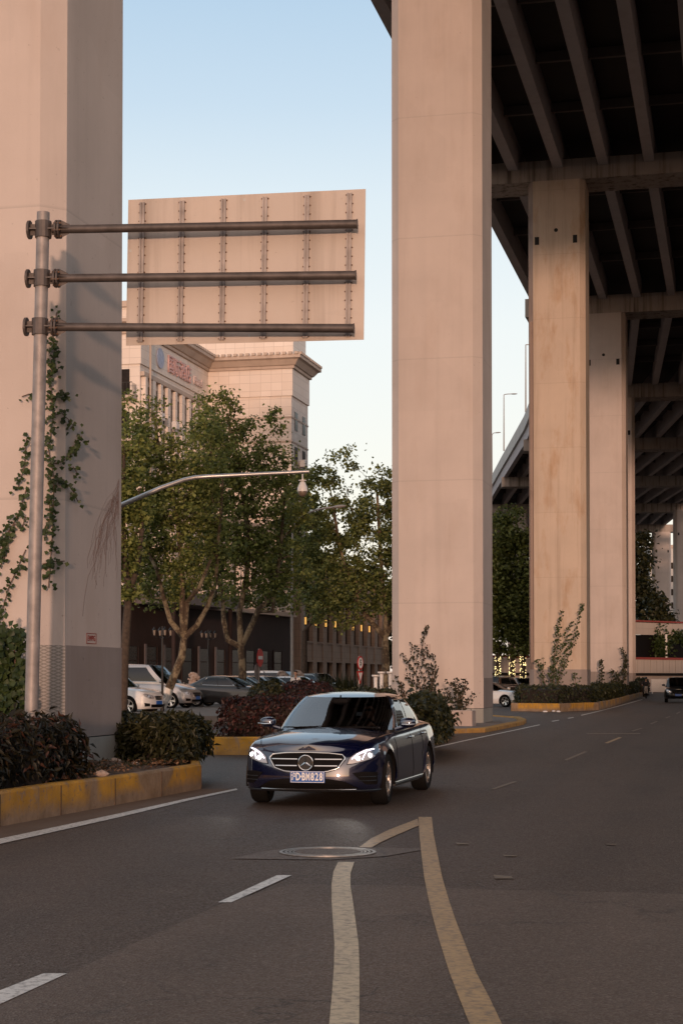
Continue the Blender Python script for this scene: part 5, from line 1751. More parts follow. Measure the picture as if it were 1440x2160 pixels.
# ---- parked and following cars
def vis(px_, Y): return GX(px_, Y, 0)
def place(name, P_, mat, label, cat, px_, Y, z, head, on=False, group='cars parked before the hotel', s=1.0, grille=(.42, .52, .86)):
    g = GX(px_, Y, z)
    t, B_, _ = build_car(name, P_, mat, label, cat, g, head, group=group)
    simple_front(t, B_, on=on, grille=grille)
    t.scale = (s, s, s)
    return t
hr = -math.pi / 2
place('white_suv', SUV, M['p_white'], 'white SUV with its nose showing beside the nearest pillar', 'car', 232, 69.5, .16, R(-24), grille=(.30, .60, .84))
place('silver_van', VAN, M['p_silver'], 'silver van with rounded roof parked behind the white SUV', 'van', 308, 77.5, .28, R(-18), s=1.04)
place('black_sedan', SEDAN, M['p_black'], 'black parked sedan seen side-on between two plane trees', 'car', 490, 80, .31, R(-16))
place('grey_sedan', SEDAN, M['p_grey'], 'dark grey car behind the leaning plane trunk, next to the black sedan', 'car', 508, 84.5, .31, R(-26))
place('dark_hatchback', SEDAN, M['p_black'], 'dark car parked beneath the no entry sign', 'car', 537, 87, .31, R(-30))
place('silver_sedan', SEDAN, M['p_silver'], 'silver sedan left of the slim street lamp pole, before the white van', 'car', 570, 89.5, .31, R(-32))
place('white_minivan', VAN, M['p_white'], 'white van with roof rails behind the silver sedan', 'van', 588, 99, .31, R(-20), s=.92)
place('white_sedan', SEDAN, M['p_white'], 'white sedan right of the slim street lamp pole behind the standing person', 'car', 632, 91, .31, R(-34))
place('dark_suv', SUV, M['p_black'], 'dark SUV parked before the stone wing, right of the white sedan', 'car', 672, 101, .30, R(-36), s=.96)
place('white_hatchback', SEDAN, M['p_white'], 'white car nose showing just right of the middle pillar', 'car', 1036, 98, .0, R(-38), group='cars between the pillars', s=1.0)
place('brown_suv', SUV, M['p_brown'], 'brown SUV behind the hedge, left of the orange stained pillar', 'car', 1060, 118, .05, R(60), group='cars between the pillars')
place('silver_hatchback', SUV, M['p_silver'], 'silver car with pale bonnet behind the hedge beside the stained pillar', 'car', 1098, 126, .05, R(-60), group='cars between the pillars', s=.95)
place('black_suv', SUV, M['p_black'], 'black SUV approaching at the right picture edge', 'car', 1429, 116.5, 0, hd + R(2), group=None)
# ------------------------------------------------------------------ people
def remesh(mb, name, mat, parent, vox=.014, smooth_it=3, **kw):
    o = mb.build(name, mat, parent, smooth=True, **kw)
    md = o.modifiers.new('remesh', 'REMESH'); md.mode = 'VOXEL'; md.voxel_size = vox; md.use_smooth_shade = True
    sm = o.modifiers.new('smooth', 'SMOOTH'); sm.factor = .5; sm.iterations = smooth_it
    bpy.context.view_layer.update()
    me = bpy.data.meshes.new_from_object(o.evaluated_get(bpy.context.evaluated_depsgraph_get()))
    o.modifiers.clear()
    old = o.data; o.data = me; bpy.data.meshes.remove(old)
    me.name = name
    if not me.materials: me.materials.append(mat)
    me.polygons.foreach_set('use_smooth', [True] * len(me.polygons))
    return o
def figure(name_label, loc, rz, J, cloth_top, cloth_legs, hair_mat, group=None, glasses=False, helmet=None, look=0.0):
    """J: joint positions in a frame where +x is forward and z is up"""
    t = empty('person', tuple(loc), rz); tag(t, name_label, 'person', group)
    V = {k: Vector(v) for k, v in J.items()}
    mb = MB()
    H = V['head']
    Rl = Matrix.Rotation(look, 3, 'Z')
    def h(x, y, z): return H + Rl @ Vector((x, y, z))
    mb.ell(h(-.01, 0, .03), (.092, .074, .100), 18, 12)
    mb.ell(h(.025, 0, -.045), (.062, .055, .065), 14, 10)
    mb.ell(h(.045, 0, -.085), (.032, .030, .024), 10, 8)
    mb.tube([h(.078, 0, .025), h(.098, 0, -.018), h(.085, 0, -.030)], [.008, .015, .010], 8)
    mb.ell(h(.076, 0, -.060), (.012, .024, .007), 8, 6); mb.ell(h(.075, 0, -.070), (.011, .020, .007), 8, 6)
    for s in (1, -1):
        mb.ell(h(-.012, s * .077, -.005), (.018, .008, .030), 8, 6)
        mb.ell(h(.068, s * .032, .030), (.016, .020, .006), 8, 6)
    mb.tube([V['neck'] - Vector((0, 0, .05)), V['neck'], h(-.01, 0, -.04)], [.062, .052, .050], 12)
    mb.tube([V['pelvis'], V['pelvis'].lerp(V['chest'], .5), V['chest'], V['neck'] - Vector((0, 0, .04))], [.13, .12, .135, .06], 14)
    for s in 'LR':
        sh, el, wr = V['sh' + s], V['el' + s], V['wr' + s]
        mb.tube([V['chest'] + Vector((0, 0, .08)), sh, sh.lerp(el, .5), el, el.lerp(wr, .4), wr], [.06, .055, .048, .038, .040, .026], 10)
        d = (wr - el).normalized()
        side = d.cross(UP); side = side.normalized() if side.length > .1 else Vector((0, 1, 0))
        mb.ell(wr + d * .045, (.045, .030, .030), 10, 8)
        for k in range(4):
            b = wr + d * .075 + side * (.027 - .018 * k)
            ln = (.055, .065, .060, .048)[k]
            mb.tube([b, b + d * ln * .6 - UP * .008, b + d * ln * .8 - UP * .034], [.0095, .0088, .0075], 6)
        b = wr + d * .03 + side * .03
        mb.tube([b, b + side * .025 + d * .02, b + side * .030 + d * .048 - UP * .01], [.012, .010, .008], 6)
        hp, kn, an = V['hp' + s], V['kn' + s], V['an' + s]
        mb.tube([V['pelvis'], hp, hp.lerp(kn, .5), kn, kn.lerp(an, .35), an], [.09, .088, .078, .056, .054, .036], 10)
        mb.tube([an, an + Vector((.06, 0, -.05)), an + Vector((.17, 0, -.06))], [.04, .04, .028], 8)
    body = remesh(mb, 'body', M['skin'], t, .011)
    mb = MB()
    mb.tube([V['pelvis'] - Vector((0, 0, .02)), V['pelvis'].lerp(V['chest'], .5), V['chest'], V['chest'].lerp(V['neck'], .75)], [.155, .145, .160, .085], 14)
    for s in 'LR':
        sh, el, wr = V['sh' + s], V['el' + s], V['wr' + s]
        mb.tube([V['chest'] + Vector((0, 0, .06)), sh, sh.lerp(el, .5), el, el.lerp(wr, .5), el.lerp(wr, .92)], [.085, .078, .066, .056, .050, .040], 10)
    remesh(mb, 'jacket', cloth_top, body, .016)
    mb = MB()
    for s in 'LR':
        hp, kn, an = V['hp' + s], V['kn' + s], V['an' + s]
        mb.tube([V['pelvis'], hp, hp.lerp(kn, .5), kn, kn.lerp(an, .5), an + Vector((0, 0, .03))], [.13, .11, .095, .075, .065, .055], 10)
    remesh(mb, 'trousers', cloth_legs, body, .018)
    mb = MB()
    for s in 'LR':
        an = V['an' + s]
        mb.ell(an + Vector((.06, 0, -.045)), (.14, .05, .04), 12, 8)
    mb.build('shoes', M['matt_black'], body, smooth=True)
    mb = MB()
    if helmet is not None:
        mb.ell(h(-.015, 0, .045), (.13, .115, .125), 18, 12)
        mb.build('helmet', helmet, body, smooth=True)
    else:
        mb.ell(h(-.030, 0, .060), (.095, .085, .090), 18, 12)
        mb.ell(h(-.055, 0, .000), (.060, .078, .085), 14, 10)
        mb.ell(h(.040, .01, .105), (.055, .060, .030), 12, 8)
        mb.build('hair', hair_mat, body, smooth=True)
    mb = MB()
    if glasses:
        for s in (1, -1):
            mb.ell(h(.080, s * .034, .022), (.012, .031, .022), 12, 8, pw=.8)
            mb.tube([h(.080, s * .062, .030), h(-.01, s * .084, .028)], .004, 5)
        mb.tube([h(.092, -.012, .030), h(.092, .012, .030)], .004, 5)
        mb.build('sunglasses', M['black'], body, smooth=True)
    else:
        for s in (1, -1): mb.ell(h(.083, s * .033, .018), (.007, .013, .007), 8, 6)
        mb.build('eyes', M['blackpaint'], body, smooth=True)
    return t
SEAT = dict(head=(-.02, 0, 1.185), neck=(-.09, 0, 1.045), chest=(-.13, 0, .86), pelvis=(-.02, 0, .60),
            shL=(-.12, .19, .97), shR=(-.12, -.19, .97), elL=(.10, .26, .78), elR=(.10, -.24, .78), wrL=(.33, .16, .96), wrR=(.33, -.15, .96),
            hpL=(.02, .10, .60), hpR=(.02, -.10, .60), knL=(.42, .14, .66), knR=(.42, -.12, .66), anL=(.66, .12, .36), anR=(.68, -.10, .36))
dl = CAR + lf * .12 + ll * .36
figure('driver in dark sunglasses and a dark jacket at the wheel of the dark blue sedan', dl, hd, SEAT, M['cloth_dark'], M['cloth_dark'], M['hair'], glasses=True, look=R(-12))
STAND = dict(head=(.02, 0, 1.60), neck=(-.01, 0, 1.46), chest=(0, 0, 1.28), pelvis=(0, 0, .95),
             shL=(0, .18, 1.38), shR=(0, -.18, 1.38), elL=(-.02, .24, 1.10), elR=(-.02, -.24, 1.10), wrL=(.06, .25, .86), wrR=(.06, -.25, .86),
             hpL=(0, .09, .92), hpR=(0, -.09, .92), knL=(.01, .10, .50), knR=(.04, -.10, .50), anL=(0, .10, .09), anR=(.06, -.10, .09))
figure('person standing behind the hedge beside the slim lamp pole, white collar showing', GX(623.5, 76, .24), R(-110), STAND, M['cloth_white'], M['cloth_dark'], M['hair'])
# scooter rider on the far road
sg = GX(1361, 138, 0)
st_ = empty('scooter', tuple(sg), R(-100)); tag(st_, 'motor scooter ridden away along the far hedge', 'scooter')
mb = MB()
mb.loft([[(x, y * w_, z) for y, z in ((-1, z0), (1, z0), (.8, z1), (-.8, z1))] for x, w_, z0, z1 in ((-.65, .10, .50, .72), (-.45, .15, .38, .78), (-.1, .15, .30, .74), (.05, .14, .26, .34), (.35, .14, .26, .34), (.42, .18, .30, .95), (.52, .14, .40, 1.0))], cap=True)
mb.build('body', M['p_black'], st_, smooth=True)
mb = MB(); mb.bbox((-.25, 0, .80), (.62, .26, .10), .03); mb.build('saddle', M['matt_black'], st_)
mb = MB(); mb.tube([(.42, -.32, 1.05), (.46, 0, 1.0), (.42, .32, 1.05)], .016, 8); mb.tube([(.46, 0, 1.0), (.60, 0, .25)], .03, 8); mb.build('handlebar', M['black'], st_)
for x in (-.52, .62):
    mb = MB(); mb.lathe([(.13, -.045), (.21, -.05), (.24, -.03), (.24, .03), (.21, .05), (.13, .045), (.13, -.045)], (x, 0, .24), 24, 'y'); wlh = mb.build('wheel', M['rubber'], st_, smooth=True)
    mb = MB(); mb.lathe([(.02, -.04), (.135, -.03), (.135, .03), (.02, .04)], (x, 0, .24), 16, 'y'); mb.build('rim', M['alloy'], wlh)
RIDE = dict(head=(.05, 0, 1.56), neck=(.0, 0, 1.42), chest=(-.06, 0, 1.22), pelvis=(-.20, 0, .93),
            shL=(-.03, .18, 1.33), shR=(-.03, -.18, 1.33), elL=(.16, .30, 1.14), elR=(.16, -.30, 1.14), wrL=(.38, .28, 1.09), wrR=(.38, -.28, 1.09),
            hpL=(-.15, .10, .90), hpR=(-.15, -.10, .90), knL=(.22, .18, .80), knR=(.22, -.18, .80), anL=(.20, .15, .40), anR=(.20, -.15, .40))
figure('rider on the scooter at the end of the hedge, dark clothes and helmet', sg, R(-100), RIDE, M['cloth_dark'], M['cloth_dark'], M['hair'], helmet=M['black'])
# ------------------------------------------------------------------ vegetation
def in_poly(P, x, y):
    c = np.zeros(len(x), bool); n = len(P)
    for i in range(n):
        x0, y0 = P[i]; x1, y1 = P[(i + 1) % n]
        if y0 == y1: continue
        k = ((y0 > y) != (y1 > y)) & (x < (x1 - x0) * (y - y0) / (y1 - y0) + x0)
        c ^= k
    return c
def hedge(poly, z0, z1, n, size, mat, label, cat='hedge', name='hedge', group=None, seed=0, rough=.10, wild=.25, topshare=.42, core=True, round_=.25, aspect=.62):
    poly = [(p[0], p[1]) for p in poly]
    c = (sum(p[0] for p in poly) / len(poly), sum(p[1] for p in poly) / len(poly))
    P = [(x - c[0], y - c[1]) for x, y in poly]
    t = empty(name, (c[0], c[1], z0)); tag(t, label, cat, group)
    rng = np.random.default_rng(seed); H = z1 - z0
    xs = [p[0] for p in P]; ys = [p[1] for p in P]
    # top
    nt = int(n * topshare)
    x = rng.uniform(min(xs), max(xs), nt * 6); y = rng.uniform(min(ys), max(ys), nt * 6)
    k = in_poly(P, x, y); x, y = x[k][:nt], y[k][:nt]
    bumpf = lambda x, y: (np.sin(x * 3.1 + seed) * np.cos(y * 2.7 + seed * 2) + .6 * np.sin(x * 7.3 + y * 5.9)) * rough
    # distance to boundary for rounded shoulders
    def bd(x, y):
        d = np.full(len(x), 1e9)
        for i in range(len(P)):
            a = np.array(P[i]); b = np.array(P[(i + 1) % len(P)]); ab = b - a
            tt = np.clip(((x - a[0]) * ab[0] + (y - a[1]) * ab[1]) / (ab @ ab), 0, 1)
            d = np.minimum(d, np.hypot(x - a[0] - tt * ab[0], y - a[1] - tt * ab[1]))
        return d
    d = np.clip(bd(x, y) / round_, 0, 1)
    z = H * (1 - .22 * (1 - d) ** 2) + bumpf(x, y) - np.abs(rng.normal(0, .05, len(x))) * 1.3 + np.where(rng.random(len(x)) < .04, rng.uniform(0, wild * .5, len(x)), 0)
    pos = [np.stack([x, y, z], 1)]
    nr = [np.stack([rng.normal(0, .6, len(x)), rng.normal(0, .6, len(x)) - .3, np.ones(len(x))], 1)]
    # sides
    L = [math.hypot(P[(i + 1) % len(P)][0] - P[i][0], P[(i + 1) % len(P)][1] - P[i][1]) for i in range(len(P))]
    ns = n - nt
    for i, l in enumerate(L):
        m = int(ns * l / sum(L))
        if m < 3: continue
        a = np.array(P[i]); b = np.array(P[(i + 1) % len(P)]); nn = np.array([b[1] - a[1], a[0] - b[0]]) / l
        f = rng.random(m); zz = rng.random(m) ** .9 * H
        o = -np.abs(rng.normal(0, .07, m)) + .07 * np.sin(f * l * 3.3 + zz * 4 + seed) + np.sin(zz / H * math.pi) * .10 - .16 * np.clip((zz / H - .75) / .25, 0, 1) ** 2
        o += np.where(rng.random(m) < .05, rng.uniform(0, wild * .4, m), 0)
        p = a[None] + (b - a)[None] * f[:, None] + nn[None] * o[:, None]
        pos.append(np.stack([p[:, 0], p[:, 1], zz], 1))
        nr.append(np.stack([nn[0] + rng.normal(0, .5, m), nn[1] + rng.normal(0, .5, m), rng.normal(.45, .45, m)], 1))
    pos = np.concatenate(pos); nr = np.concatenate(nr)
    leaves('foliage', pos, nr, size * rng.uniform(.6, 1.25, len(pos)), mat, t, seed, aspect=aspect)
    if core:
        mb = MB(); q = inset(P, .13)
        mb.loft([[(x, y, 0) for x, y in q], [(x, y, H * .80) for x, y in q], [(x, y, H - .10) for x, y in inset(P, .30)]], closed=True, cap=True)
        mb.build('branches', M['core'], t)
    return t
k0x = P1 - dk * 4
H0 = [P1 - dk * 6 - FD * .32, P1 - FD * .28, P1 + dk * 1.4 - FD * .26, P1 + dk * 2.9 - FD * .30, P1 + dk * 3.7 - FD * .75, P1 + dk * 4.3 - FD * 2.0, P1 + dk * 4.6 - FD * 5.0, P1 - dk * 6 - FD * 5.0]
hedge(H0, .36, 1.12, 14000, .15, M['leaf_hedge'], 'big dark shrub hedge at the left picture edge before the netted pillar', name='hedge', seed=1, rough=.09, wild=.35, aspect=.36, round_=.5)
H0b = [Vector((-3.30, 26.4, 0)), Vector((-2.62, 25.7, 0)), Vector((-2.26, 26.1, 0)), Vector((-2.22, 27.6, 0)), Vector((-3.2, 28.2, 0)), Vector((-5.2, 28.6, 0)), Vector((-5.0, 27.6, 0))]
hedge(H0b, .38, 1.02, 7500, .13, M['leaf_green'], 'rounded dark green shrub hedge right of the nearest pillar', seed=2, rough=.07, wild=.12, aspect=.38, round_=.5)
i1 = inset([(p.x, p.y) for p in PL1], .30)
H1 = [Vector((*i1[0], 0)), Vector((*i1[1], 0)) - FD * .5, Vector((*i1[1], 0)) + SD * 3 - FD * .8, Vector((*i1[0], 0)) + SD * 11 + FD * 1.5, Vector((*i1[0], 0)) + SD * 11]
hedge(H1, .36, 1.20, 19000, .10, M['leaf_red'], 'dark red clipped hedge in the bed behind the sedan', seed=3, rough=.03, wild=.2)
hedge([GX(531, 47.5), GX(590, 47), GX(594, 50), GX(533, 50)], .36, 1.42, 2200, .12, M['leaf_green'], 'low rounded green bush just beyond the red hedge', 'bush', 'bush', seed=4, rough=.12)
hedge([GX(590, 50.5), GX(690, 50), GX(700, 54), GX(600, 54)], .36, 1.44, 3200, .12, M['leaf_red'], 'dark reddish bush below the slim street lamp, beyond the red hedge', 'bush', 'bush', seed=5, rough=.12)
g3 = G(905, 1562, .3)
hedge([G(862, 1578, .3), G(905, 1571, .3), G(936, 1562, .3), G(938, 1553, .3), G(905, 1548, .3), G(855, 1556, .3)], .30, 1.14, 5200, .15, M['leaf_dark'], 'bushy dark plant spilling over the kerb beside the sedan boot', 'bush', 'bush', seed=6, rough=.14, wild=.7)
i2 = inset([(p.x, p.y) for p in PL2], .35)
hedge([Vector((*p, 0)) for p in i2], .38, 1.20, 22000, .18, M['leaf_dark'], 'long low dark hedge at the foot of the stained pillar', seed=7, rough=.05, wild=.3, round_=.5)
gh = GX(1352, 158)
hedge([GX(1338, 150), GX(1362, 150), GX(1366, 162), GX(1340, 162)], 0, 1.5, 1500, .2, M['leaf_dark'], 'dark hedge end beside the scooter rider', seed=8, rough=.15)
# spiky yucca clump
def yucca(loc, n, L, label, seed):
    rng = random.Random(seed)
    t = empty('yucca', tuple(loc)); tag(t, label, 'plant')
    for c in range(3):
        mb = MB(); base = Vector((rng.uniform(-.8, .8), rng.uniform(-.4, .4), rng.uniform(.2, .8)))
        for k in range(n):
            a = rng.uniform(0, 2 * math.pi); e = rng.uniform(.05, 1.35); l = L * rng.uniform(.6, 1)
            d = Vector((math.cos(a) * math.cos(e), math.sin(a) * math.cos(e), math.sin(e))); s_ = d.cross(UP).normalized() * .035
            p0, p1, p2 = base, base + d * l * .55, base + d * l - UP * l * .14 * math.cos(e)
            mb.add([p0 - s_, p0 + s_, p1 + s_, p1 - s_, p2], [(0, 1, 2, 3), (3, 2, 4)])
        mb.build('leaf_rosette', M['leaf_dark'], t)
        mb = MB(); mb.tube([Vector((base.x, base.y, -.1)), base], .07, 8); mb.build('stem', M['bark_dark'], t)
    return t
yucca(GX(716, 60, .36), 70, 1.0, 'spiky yucca clump behind the sedan roof, left of the sideways signs', 1)
yucca(GX(768, 58, .36), 80, .95, 'wide spiky yucca clump right of the first, before the white pedestals', 2)
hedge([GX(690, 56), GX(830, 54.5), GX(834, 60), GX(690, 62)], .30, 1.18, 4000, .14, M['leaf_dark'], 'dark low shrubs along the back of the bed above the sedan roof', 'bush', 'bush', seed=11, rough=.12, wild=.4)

# climbing shoots against the pillars
def shoots(base, stems, n_leaf, size, mat, label, seed, name='climbing_plant', spread=.09, parts=True):
    """stems: lists of (px, py) traced at distance Y, from bottom to top"""
    b = Vector(base); t = empty(name, tuple(b)); tag(t, label, 'plant')
    rng = np.random.default_rng(seed)
    P_, N_ = [], []
    mb = MB()
    for st in stems:
        pts = [Vector(p) - b for p in st]
        mb.tube(pts, [.018 * (1 - .6 * i / max(1, len(pts) - 1)) for i in range(len(pts))], 5)
        Ls = [0]
        for a, c in zip(pts, pts[1:]): Ls.append(Ls[-1] + (c - a).length)
        m = int(n_leaf * Ls[-1])
        for d in rng.random(m) * Ls[-1]:
            for i in range(len(pts) - 1):
                if d <= Ls[i + 1]: break
            f = (d - Ls[i]) / max(1e-6, Ls[i + 1] - Ls[i])
            q = pts[i].lerp(pts[i + 1], f)
            sp = spread * (1 - .5 * d / Ls[-1])
            P_.append([q.x + rng.normal(0, sp), q.y + rng.normal(0, sp * .5), q.z + rng.normal(0, sp)])
            N_.append([rng.normal(0, .5), -1, rng.normal(.4, .4)])
    mb.build('stem', M['stem'], t)
    leaves('foliage', np.array(P_), np.array(N_), size * rng.uniform(.6, 1.2, len(P_)), mat, t, seed, aspect=.85)
    return t
Y1 = 57.6
def tr(Y, *px): return [W(x, y, Y) for x, y in px]
shoots(W(905, 1545, Y1), [tr(Y1, (900, 1540), (893, 1470), (876, 1420), (862, 1400), (846, 1376)), tr(Y1, (905, 1545), (902, 1480), (893, 1430), (874, 1388), (870, 1383)),
                         tr(Y1, (908, 1545), (915, 1460), (900, 1410), (889, 1395)), tr(Y1, (895, 1395), (889, 1372), (893, 1345), (901, 1325), (896, 1318)), tr(Y1, (868, 1374), (869, 1360)),
                         tr(Y1, (893, 1385), (880, 1378), (900, 1377), (914, 1389)), tr(Y1, (900, 1500), (912, 1425), (908, 1398)), tr(Y1, (905, 1500), (915, 1430), (920, 1400), (918, 1402)),
                         tr(Y1, (850, 1470), (845, 1445), (833, 1425)), tr(Y1, (856, 1480), (852, 1460), (842, 1435)), tr(Y1, (905, 1470), (862, 1430), (852, 1422)), tr(Y1, (880, 1530), (860, 1500), (850, 1470)),
                         tr(Y1, (925, 1520), (935, 1470), (942, 1452), (950, 1480))], 52, .085, M['leaf_climber'], 'climber with dark leafy shoots on the foot of the middle pillar', 1)
shoots(W(968, 1508, 55.4), [tr(55.4, (965, 1505), (962, 1470), (958, 1440)), tr(55.4, (966, 1505), (970, 1475), (960, 1450), (941, 1437)), tr(55.4, (970, 1505), (975, 1470), (982, 1430)), tr(55.4, (975, 1500), (988, 1480), (1000, 1462)), tr(55.4, (966, 1490), (978, 1455), (986, 1440)), tr(55.4, (962, 1505), (968, 1480), (963, 1430))],
       60, .085, M['leaf_climber'], 'small gnarled shrub growing from the square concrete planter', 2)
Y2 = 93.2
shoots(W(1165, 1450, Y2), [tr(Y2, (1168, 1450), (1166, 1405), (1172, 1360), (1176, 1320), (1186, 1285)), tr(Y2, (1165, 1450), (1172, 1400), (1190, 1360), (1200, 1320), (1206, 1310)), tr(Y2, (1172, 1450), (1185, 1400), (1205, 1350), (1222, 1300), (1228, 1270)),
                          tr(Y2, (1176, 1440), (1196, 1390), (1214, 1345), (1220, 1330)), tr(Y2, (1150, 1450), (1142, 1415), (1131, 1390)), tr(Y2, (1140, 1450), (1143, 1420), (1145, 1390)), tr(Y2, (1210, 1450), (1213, 1430), (1210, 1418)), tr(Y2, (1160, 1440), (1168, 1380), (1180, 1340))],
       26, .14, M['leaf_ivy'], 'tall climber shoots reaching up the orange stained pillar', 3, spread=.10)
shoots(W(1300, 1450, 124.5), [tr(124.5, (1266, 1450), (1268, 1430), (1266, 1392)), tr(124.5, (1300, 1450), (1308, 1425), (1318, 1400), (1318, 1385), (1311, 1368)), tr(124.5, (1290, 1450), (1292, 1425), (1290, 1412)), tr(124.5, (1302, 1450), (1316, 1430), (1319, 1390)), tr(124.5, (1278, 1450), (1300, 1435), (1302, 1418))],
       40, .17, M['leaf_dark'], 'dark wind-bent shoots at the foot of the pink pillar', 4, spread=.12)

# ivy on the nearest pillar
def ivy_face(px, off=.05):
    """pixel trace -> points on the faces of the nearest pillar (front face, then chamfer, then side)"""
    out = []
    O = Vector((c0.location.x, c0.location.y, 0))
    for x, y in px:
        d = ray(x, y); best = None
        for (n_, p_) in ((-SD, O), (((FD - SD) / math.sqrt(2)), O), (FD, O + FD * PC)):
            den = d.dot(n_)
            if den >= -1e-6: continue
            tt = (p_ - Vector((0, 0, CAM_H))).dot(n_) / den
            q = Vector((0, 0, CAM_H)) + d * tt
            # choose the face whose extent holds the point
            u = (q - O).dot(FD); s_ = (q - O).dot(SD)
            ok = (n_ == -SD and u <= .001) or (n_ == FD and s_ >= PC - .02) or (abs(n_.dot(FD)) < .9 and abs(n_.dot(FD)) > .3 and -.02 <= u <= PC + .02)
            if ok: best = q + n_ * off
        if best is None: best = W(x, y, 24.1)
        out.append(best)
    return out
ivb = Vector((c0.location.x, c0.location.y, .36)) - SD * .1
IV = [[(100, 1240), (108, 1130), (112, 1010), (100, 950), (110, 880), (104, 800), (112, 740), (108, 705), (118, 660)], [(104, 800), (112, 770), (118, 730)], [(104, 838), (140, 832), (128, 845)],
      [(104, 880), (128, 872), (148, 898), (142, 905)], [(50, 838), (66, 832)], [(104, 980), (130, 975), (146, 955), (166, 920)], [(100, 1020), (130, 1012), (150, 1040), (158, 1058)], [(60, 925), (55, 985), (42, 1030), (36, 1035)],
      [(60, 1030), (45, 1080), (30, 1110), (10, 1140), (6, 1200)], [(58, 1160), (40, 1200), (22, 1240), (8, 1290)], [(88, 1190), (110, 1185), (134, 1184)], [(100, 1045), (104, 1090), (92, 1125)], [(10, 1140), (-10, 1180)],
      [(4, 1290), (2, 1360), (8, 1420)], [(148, 985), (158, 1000)], [(48, 1120), (58, 1090)], [(150, 960), (148, 940)], [(12, 1180), (18, 1130), (36, 1105)]]
t = empty('ivy', tuple(ivb)); tag(t, 'ivy climbing the nearest pillar and winding behind the gantry pole', 'ivy')
rng = np.random.default_rng(8)
P_, N_, S_ = [], [], []
mb = MB()
for st in IV:
    pts = [p - ivb for p in ivy_face(dens(st, 4, False))]
    mb.tube(pts, .008, 5)
    for a, b in zip(pts, pts[1:]):
        for k in range(max(1, int((b - a).length * 62))):
            q = a.lerp(b, rng.random())
            P_.append([q.x + rng.normal(0, .042), q.y + rng.normal(-.03, .025), q.z + rng.normal(0, .042)]); N_.append([rng.normal(.1, .35), -1, rng.normal(.35, .3)]); S_.append(rng.uniform(.045, .085))
mb.build('stem', M['stem'], t)
leaves('foliage', np.array(P_), np.array(N_), np.array(S_), M['leaf_ivy'], t, 8, aspect=1.0, droop=1.2)
# denser ivy bush low on the pillar at the picture edge
t = empty('ivy', tuple(GX(15, 23.6, .36))); tag(t, 'thick ivy bush at the foot of the nearest pillar, at the left picture edge', 'ivy')
P_, N_ = [], []
for cx, cy, rx, ry, m in ((2, 1400, 22, 60, 260), (12, 1465, 26, 45, 300), (42, 1420, 10, 60, 90), (30, 1350, 16, 25, 90), (52, 1470, 8, 40, 70)):
    for k in range(m):
        q = W(cx + rng.normal(0, rx * .5), cy + rng.normal(0, ry * .5), 23.75 + rng.normal(0, .12)) - t.location
        P_.append(tuple(q)); N_.append([rng.normal(0, .5), -1, rng.normal(.4, .4)])
leaves('foliage', np.array(P_), np.array(N_), .11, M['leaf_ivy'], t, 9, aspect=.95)
mb = MB()
for a in ((5, 1530, 8, 1380), (30, 1530, 30, 1340), (50, 1530, 44, 1390)):
    mb.tube([W(a[0], a[1], 23.8) - t.location, W((a[0] + a[2]) / 2 + 4, (a[1] + a[3]) / 2, 23.75) - t.location, W(a[2], a[3], 23.8) - t.location], .012, 5)
mb.build('stem', M['stem'], t)
# dry rootlets on the shaded face
t = empty('dry_vine', tuple(ivb)); tag(t, 'bare dry vine hanging on the shaded face of the nearest pillar', 'dry vine')
mb = MB(); rr = random.Random(2)
def dv(pts, r=.0035):
    q = [p - ivb for p in ivy_face(dens(pts, 3, False), .006)]
    mb.tube(q, r * .42, 4, cap=False)
for k in range(34):
    x = rr.uniform(222, 250); y0 = rr.uniform(1040, 1110)
    pts = [(250, 1010 + rr.uniform(0, 60)), (x, y0)]
    xx, yy = x, y0
    tgt = rr.uniform(176, 250)
    for i in range(6):
        xx += (tgt - xx) * .28 + rr.uniform(-3, 3); yy += rr.uniform(12, 26); pts.append((min(251, xx), yy))
    dv(pts, .003)
dv([(196, 1160), (198, 1190), (186, 1215), (178, 1260), (174, 1300)], .004); dv([(198, 1190), (204, 1235), (198, 1215)], .003)
mb.build('stem', M['dry'], t)
# red stencilled square on the pillar
q0 = ivy_face([(193, 1347)], .004)[0]
stn = empty('stencil_mark', (0, 0, 0), 0, c0)
stn.matrix_world = Matrix.Translation(q0) @ Matrix.Rotation(-ROAD, 4, 'Z') @ Matrix.Rotation(math.pi / 2, 4, 'Z') @ Matrix.Rotation(math.pi / 2, 4, 'X')
bpy.context.view_layer.update()
stn.parent = c0; stn.matrix_parent_inverse = Matrix.Identity(4)
Lq = Matrix.Rotation(ROAD, 4, 'Z') @ (q0 - c0.location)
stn.location = Lq; stn.rotation_euler = (math.pi / 2, 0, math.pi / 2)
mb = MB()
for cx, cy, sx, sy in ((0, .075, .38, .010), (0, -.075, .38, .010), (-.19, 0, .012, .16), (.19, 0, .012, .16)): mb.box((cx, cy, 0), (sx, sy, .004))
mb.build('stencil_frame', M['red_rail'], stn)
me = text_mesh('EWPG', .115, .0015, name='lettering', bold=.002, sx=.95); me.materials.append(M['red_rail'])
o = bpy.data.objects.new('lettering', me); link(o, stn)

